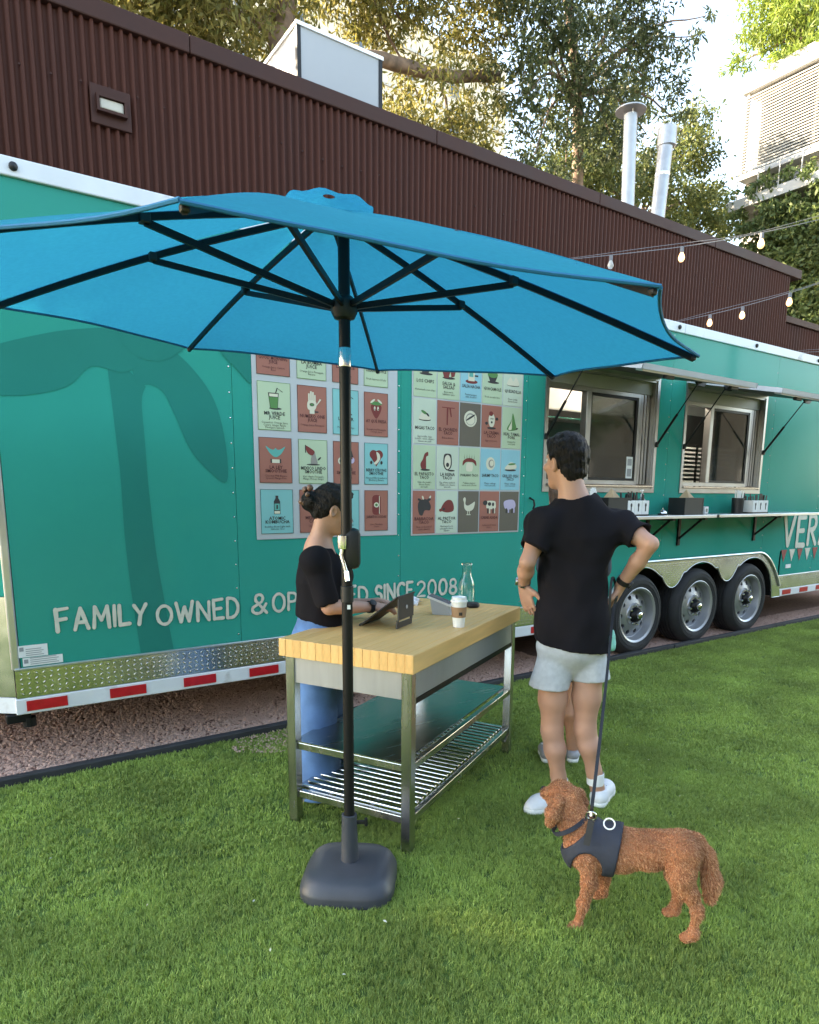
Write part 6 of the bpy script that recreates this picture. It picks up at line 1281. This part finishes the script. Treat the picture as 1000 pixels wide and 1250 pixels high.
for k in range(16):
    a = q.uniform(0, 6.28); cc_ = Hw(.048 * math.cos(a), -.148 + .014 * q.normal(), .026 + .042 * math.sin(a)); r_ = q.uniform(.012, .019); cl.lathe([(0, -r_), (r_ * .7, -r_ * .7), (r_, 0), (r_ * .7, r_ * .7), (0, r_)], tuple(cc_), tuple(unit(q.normal(size=3))), 8)
cl.build('hair_tie', 'claw_brown', wo, smooth='all')
B = Blob(.0055); B.chain([W(392, 768), W(392, 742), W(394, 705), W(391, 688)], [.132, .122, .135, .105], .05, e, 1.08).cone(rs_, ls_, .058, .058, .05).ell(W(412, 702, .02), (.075, .12, .07), np.array([e, g, UPV]), .05)
B.ripple(.0001, (1, 1, 1), 0, 1)
for (sh_, el_) in ((rs_, re_), (ls_, le_)): B.cone(sh_ + UPV * .012, el_ * .80 + sh_ * .20, .066, .060, .03)
B.ell(rs_ - g * .012 + UPV * .006, (.068, .066, .062), None, .03).ripple(.0028, (34, 34, 16), 15, 7).shell(.015)
for (sh_, el_) in ((rs_, re_), (ls_, le_)): B.cone(el_ * .80 + sh_ * .20, el_ * 1.3 - sh_ * .3, .048, .048, .004, None, 1.0, True)
B.plane(W(390, 758), -UPV - e * .25).ell(nbw + UPV * .035 + e * .015, (.085, .085, .055), None, .01, True).ell(W(418, 672, 0), (.06, .06, .05), None, .01, True); B.build('blouse', 'black_cotton', wo)
B = Blob(.006); B.chain([W(391, 758), W(387, 790), W(387, 806)], [.128, .150, .150], .04, e, 1.12)
for s_, dx in ((-1, 0), (1, 12)): B.chain([W(387 + dx * .5, 800, s_ * .075), W(387 + dx, 870, s_ * .085), W(391 + dx, 962, s_ * .095)], [.105, .092, .125], .025)
B.ripple(.004, (26, 26, 12), 21, 8).shell(.016).plane(W(390, 752), UPV).plane((0, 0, .025), -UPV); B.build('jeans', 'denim', wo)
for s_ in (-1, 1): hq = W(388, 966, s_ * .09) * vec(1, 1, 0); shoe('shoe', hq - e * .06, hq + e * .19, wo, .040)
wrist_band('watch_strap', rw_ - (rw_ - re_) * .06, rw_ - re_, .027, .022, 'black_plastic', wo, UPV - g)

# ------------------------------------------------------------------ the dog
D = Upright(1.90, 1.36); e, g = D.e, D.g
dog = thing('dog', 'curly reddish brown dog in a dark harness standing on the lawn', 'dog', (1.90, 1.36, 0))
def dog_torso(B, inf=0.0):
    B.chain([D(722, 1036, .0), D(752, 1036, .0), D(790, 1036, .0), D(832, 1032, .0)], [.081 + inf, .075 + inf, .058 + inf, .058 + inf], .04, g, 1.12)
    B.chain([D(690, 982, .02), D(703, 1004, .01), D(718, 1028, .0)], [.050 + inf, .055 + inf, .070 + inf], .03); B.ell(D(710, 1036, .0), (.052 + inf, .062 + inf, .062 + inf), np.array([e, g, UPV]), .04)
B = Blob(.005); dog_torso(B)
hd2 = D(689, 976, .03); f2 = unit(-e * .80 + g * .55 + UPV * .10); r2 = np.cross(f2, UPV); r2 = unit(r2); u2 = np.cross(r2, f2); HD = lambda x, y, z: hd2 + r2 * x + f2 * y + u2 * z; AD = np.array([r2, f2, u2])
B.ell(HD(0, -.005, .005), (.052, .058, .052), AD, .02).cone(HD(0, .035, -.008), HD(0, .084, -.016), .033, .025, .03).ell(HD(0, .03, .030), (.045, .03, .025), AD, .02)
B.chain([D(716, 1048, -.055), D(720, 1078, -.065), D(712, 1104, -.065), D(706, 1126, -.065)], [.036, .023, .016, .0135], .02); B.cone(D(705, 1131, -.065), D(697, 1134, -.07), .020, .018, .015)
B.chain([D(726, 1050, .06), D(736, 1072, .06), D(736, 1086, .06)], [.033, .021, .014], .02); B.cone(D(735, 1089, .06), D(728, 1092, .06), .019, .017, .015)
B.chain([D(836, 1042, -.045), D(832, 1070, -.06), D(842, 1090, -.06), D(851, 1112, -.055), D(846, 1138, -.055)], [.052, .041, .022, .0135, .013], .025); B.cone(D(846, 1142, -.055), D(837, 1145, -.058), .020, .018, .015)
B.chain([D(836, 1040, .05), D(824, 1066, .06), D(830, 1088, .06), D(824, 1108, .06)], [.046, .032, .017, .013], .025); B.cone(D(823, 1111, .06), D(814, 1114, .058), .019, .017, .015)
B.chain([D(850, 1024, .0), D(863, 1044, .01), D(869, 1076, .01), D(867, 1097, .0)], [.022, .022, .030, .016], .012); B.ell(D(795, 1052, .0), (.035, .04, .02), np.array([e, g, UPV]), .03)
for s_ in (-1, 1): B.chain([HD(s_ * .055, -.02, .02), HD(s_ * .075, -.018, -.025), HD(s_ * .070, -.008, -.070)], [.018, .025, .017], .012)
B.ripple(.0012, (120, 120, 120), 31, 10).ripple(.0020, (48, 48, 48), 32, 8); body = B.build('body', 'fur', dog, 1); SV, SF = B.f.V, B.f.F
# short curly coat standing off the skin
mat('fur_strand', (.3, .1, .04), .65, island=((.33, .105, .040), (.78, .43, .235)), var=(12, .25), trans=.2, spec=.3)
q = np.random.default_rng(9); Nn = np.zeros_like(SV); tri = np.cross(SV[SF[:, 2]] - SV[SF[:, 0]], SV[SF[:, 3]] - SV[SF[:, 1]])
for k in range(4): np.add.at(Nn, SF[:, k], tri)
Nn /= np.linalg.norm(Nn, axis=1)[:, None] + 1e-9; m = 80000; fi = q.integers(0, len(SF), m); a, b = q.uniform(0, 1, (2, m, 1))
P = (SV[SF[fi, 0]] * (1 - a) + SV[SF[fi, 1]] * a) * (1 - b) + (SV[SF[fi, 3]] * (1 - a) + SV[SF[fi, 2]] * a) * b; Nv = Nn[SF[fi, 0]]
lay = e[None] * .8 - UPV[None] * .75 + .30 * np.sin(P * 45) ; lay = lay - Nv * (lay * Nv).sum(1, keepdims=True); Dr = Nv * .42 + lay * .75 + q.normal(size=(m, 3)) * .22; Dr /= np.linalg.norm(Dr, axis=1)[:, None]; Lh = q.uniform(.005, .0095, (m, 1)); Lh = np.where(P[:, 2:3] < .07, Lh * .5, Lh)
tl = (P @ e > D(853, 1050) @ e)[:, None]; Lh = np.where(tl, Lh * 1.8, Lh)
Sd = np.cross(Dr, q.normal(size=(m, 3))); Sd /= np.linalg.norm(Sd, axis=1)[:, None]; Wd = .0011
bend = (Dr * .6 - UPV * .5 + q.normal(size=(m, 3)) * .4); bend /= np.linalg.norm(bend, axis=1)[:, None]
Vf = np.stack([P - Sd * Wd - Nv * .001, P + Sd * Wd - Nv * .001, P + Dr * Lh * .6 + Sd * Wd * .7, P + Dr * Lh * .6 - Sd * Wd * .7], 1).reshape(-1, 3); Vt = P + Dr * Lh * .6 + bend * Lh * .45
nq = len(Vf); Vall = np.concatenate([Vf, Vt]); i4 = np.arange(m) * 4; Fq = np.concatenate([np.stack([i4, i4 + 1, i4 + 2], 1), np.stack([i4, i4 + 2, i4 + 3], 1), np.stack([i4 + 3, i4 + 2, nq + np.arange(m)], 1)])
stuff(np_mesh('fur', Vall, Fq, 'fur_strand', dog))
for s_ in (-1, 1): MB().lathe([(0, -.009), (.006, -.006), (.009, 0), (.006, .006), (0, .009)], tuple(HD(s_ * .030, .052, .018)), tuple(f2), 12).build('eye', 'black_plastic', dog, smooth='all')
MB().lathe([(0, -.012), (.010, -.009), (.014, 0), (.010, .008), (0, .010)], tuple(HD(0, .103, -.010)), tuple(f2), 14).build('nose', 'black_plastic', dog, smooth='all')
# harness
ha = thing('dog_harness', 'dark navy padded harness with a white ring mark worn by the dog', 'harness', tuple(D(735, 1030))); B = Blob(.005); dog_torso(B, .014); B.shell(.010)
pA, pB = D(764, 998), D(749, 1068); nA = np.cross(unit(pB - pA), g); nA = nA if nA @ e > 0 else -nA; B.plane(pA, nA)
pC, pD = D(737, 992), D(688, 1030); nC = np.cross(unit(pD - pC), g); nC = nC if nC @ (-e + UPV * .5) > 0 else -nC; B.plane(pC, nC)
pE, pF = D(694, 1042), D(726, 1046); nE = np.cross(unit(pF - pE), g); nE = nE if nE @ UPV < 0 else -nE
B.cone(D(716, 1062, -.14), D(716, 1062, .14), .050, .050, .01, None, 1.0, True); B.build('vest', 'navy', ha)
def on_harness(px, py): return D(px, py, -.098)
rm_ = MB(); c = D(744, 1006, -.088); nrm = unit(-g * .75 + UPV * .62); rm_.lathe([(.016, 0), (.016, .0035), (.0205, .0035), (.0205, 0)], tuple(c), tuple(nrm), 28, True); rm_.build('ring_mark', 'paper_white', ha, smooth=True)
c = D(722, 996, -.05); MB().tube([tuple(c + (e * math.cos(t) + unit(UPV - g * .3) * math.sin(t)) * .018) for t in np.linspace(0, 2 * math.pi, 20)], .0035, 8).build('leash_ring', 'bright_metal', ha, smooth=True)
MB().bar(tuple(D(722, 1002, -.088)), tuple(D(716, 1032, -.112)), .022, .006, tuple(g)).build('strap', 'black_plastic', ha)
co = thing('dog_collar', 'thin collar with small metal tags on the dog', 'collar', tuple(D(690, 1020))); cc_ = D(697, 1003, .012); axn = unit(D(718, 1028) - D(690, 985)); MB().lathe([(.074, -.008), (.078, -.008), (.078, .008), (.074, .008)], tuple(cc_), tuple(axn), 28, True).build('band', 'navy', co, smooth=True)
for k, (px, py) in enumerate(((684, 1016), (687, 1024))): MB().lathe([(0, -.0015), (.011, -.0015), (.011, .0015), (0, .0015)], tuple(D(px, py, -.015)), tuple(unit(-e - g * .5)), 14).build('tag', 'bright_metal', co)
# leash up to the hand
le = thing('leash', 'dark leash running from the dog harness up to the hand', 'leash', tuple(D(722, 985)))
top_ = U(752, 716, .075); P = [D(722, 993, -.05), D(724, 975, -.03)] + [None] * 3; a_, b_ = np.array(D(724, 975, -.03)), np.array(U(749, 745, .02))
P = [P[0], a_] + [a_ * (1 - t) + b_ * t + UPV * (-.05 * math.sin(math.pi * t)) for t in (.2, .4, .6, .8)] + [b_, U(753, 728, .04), top_, U(748, 705, .03), U(745, 725, .0), U(744, 765, -.01)]
P = catmull(P, 6); V = []; F = []
lb_ = MB()
for a, b in zip(P[:-1], P[1:]): lb_.bar(a, np.array(b) + (np.array(b) - np.array(a)) * .05, .012, .0035, tuple(U.g))
lb_.build('strap', 'black_plastic', le); MB().tube([tuple(D(722, 996, -.05)), tuple(D(723, 984, -.04))], .007, 8).build('clip', 'bright_metal', le, smooth=True)
mat('mint', (.16, .50, .42), .5, var=(12, .1)); B = Blob(.004); bp = np.array(U(747, 782, -.01)); B.cone(bp + UPV * .02, bp - UPV * .03, .014, .021, .01).cone(bp + UPV * .02, bp + UPV * .045, .012, .008, .01).ripple(.002, (120, 120, 80), 4, 6); B.build('bag_pouch', 'mint', le)
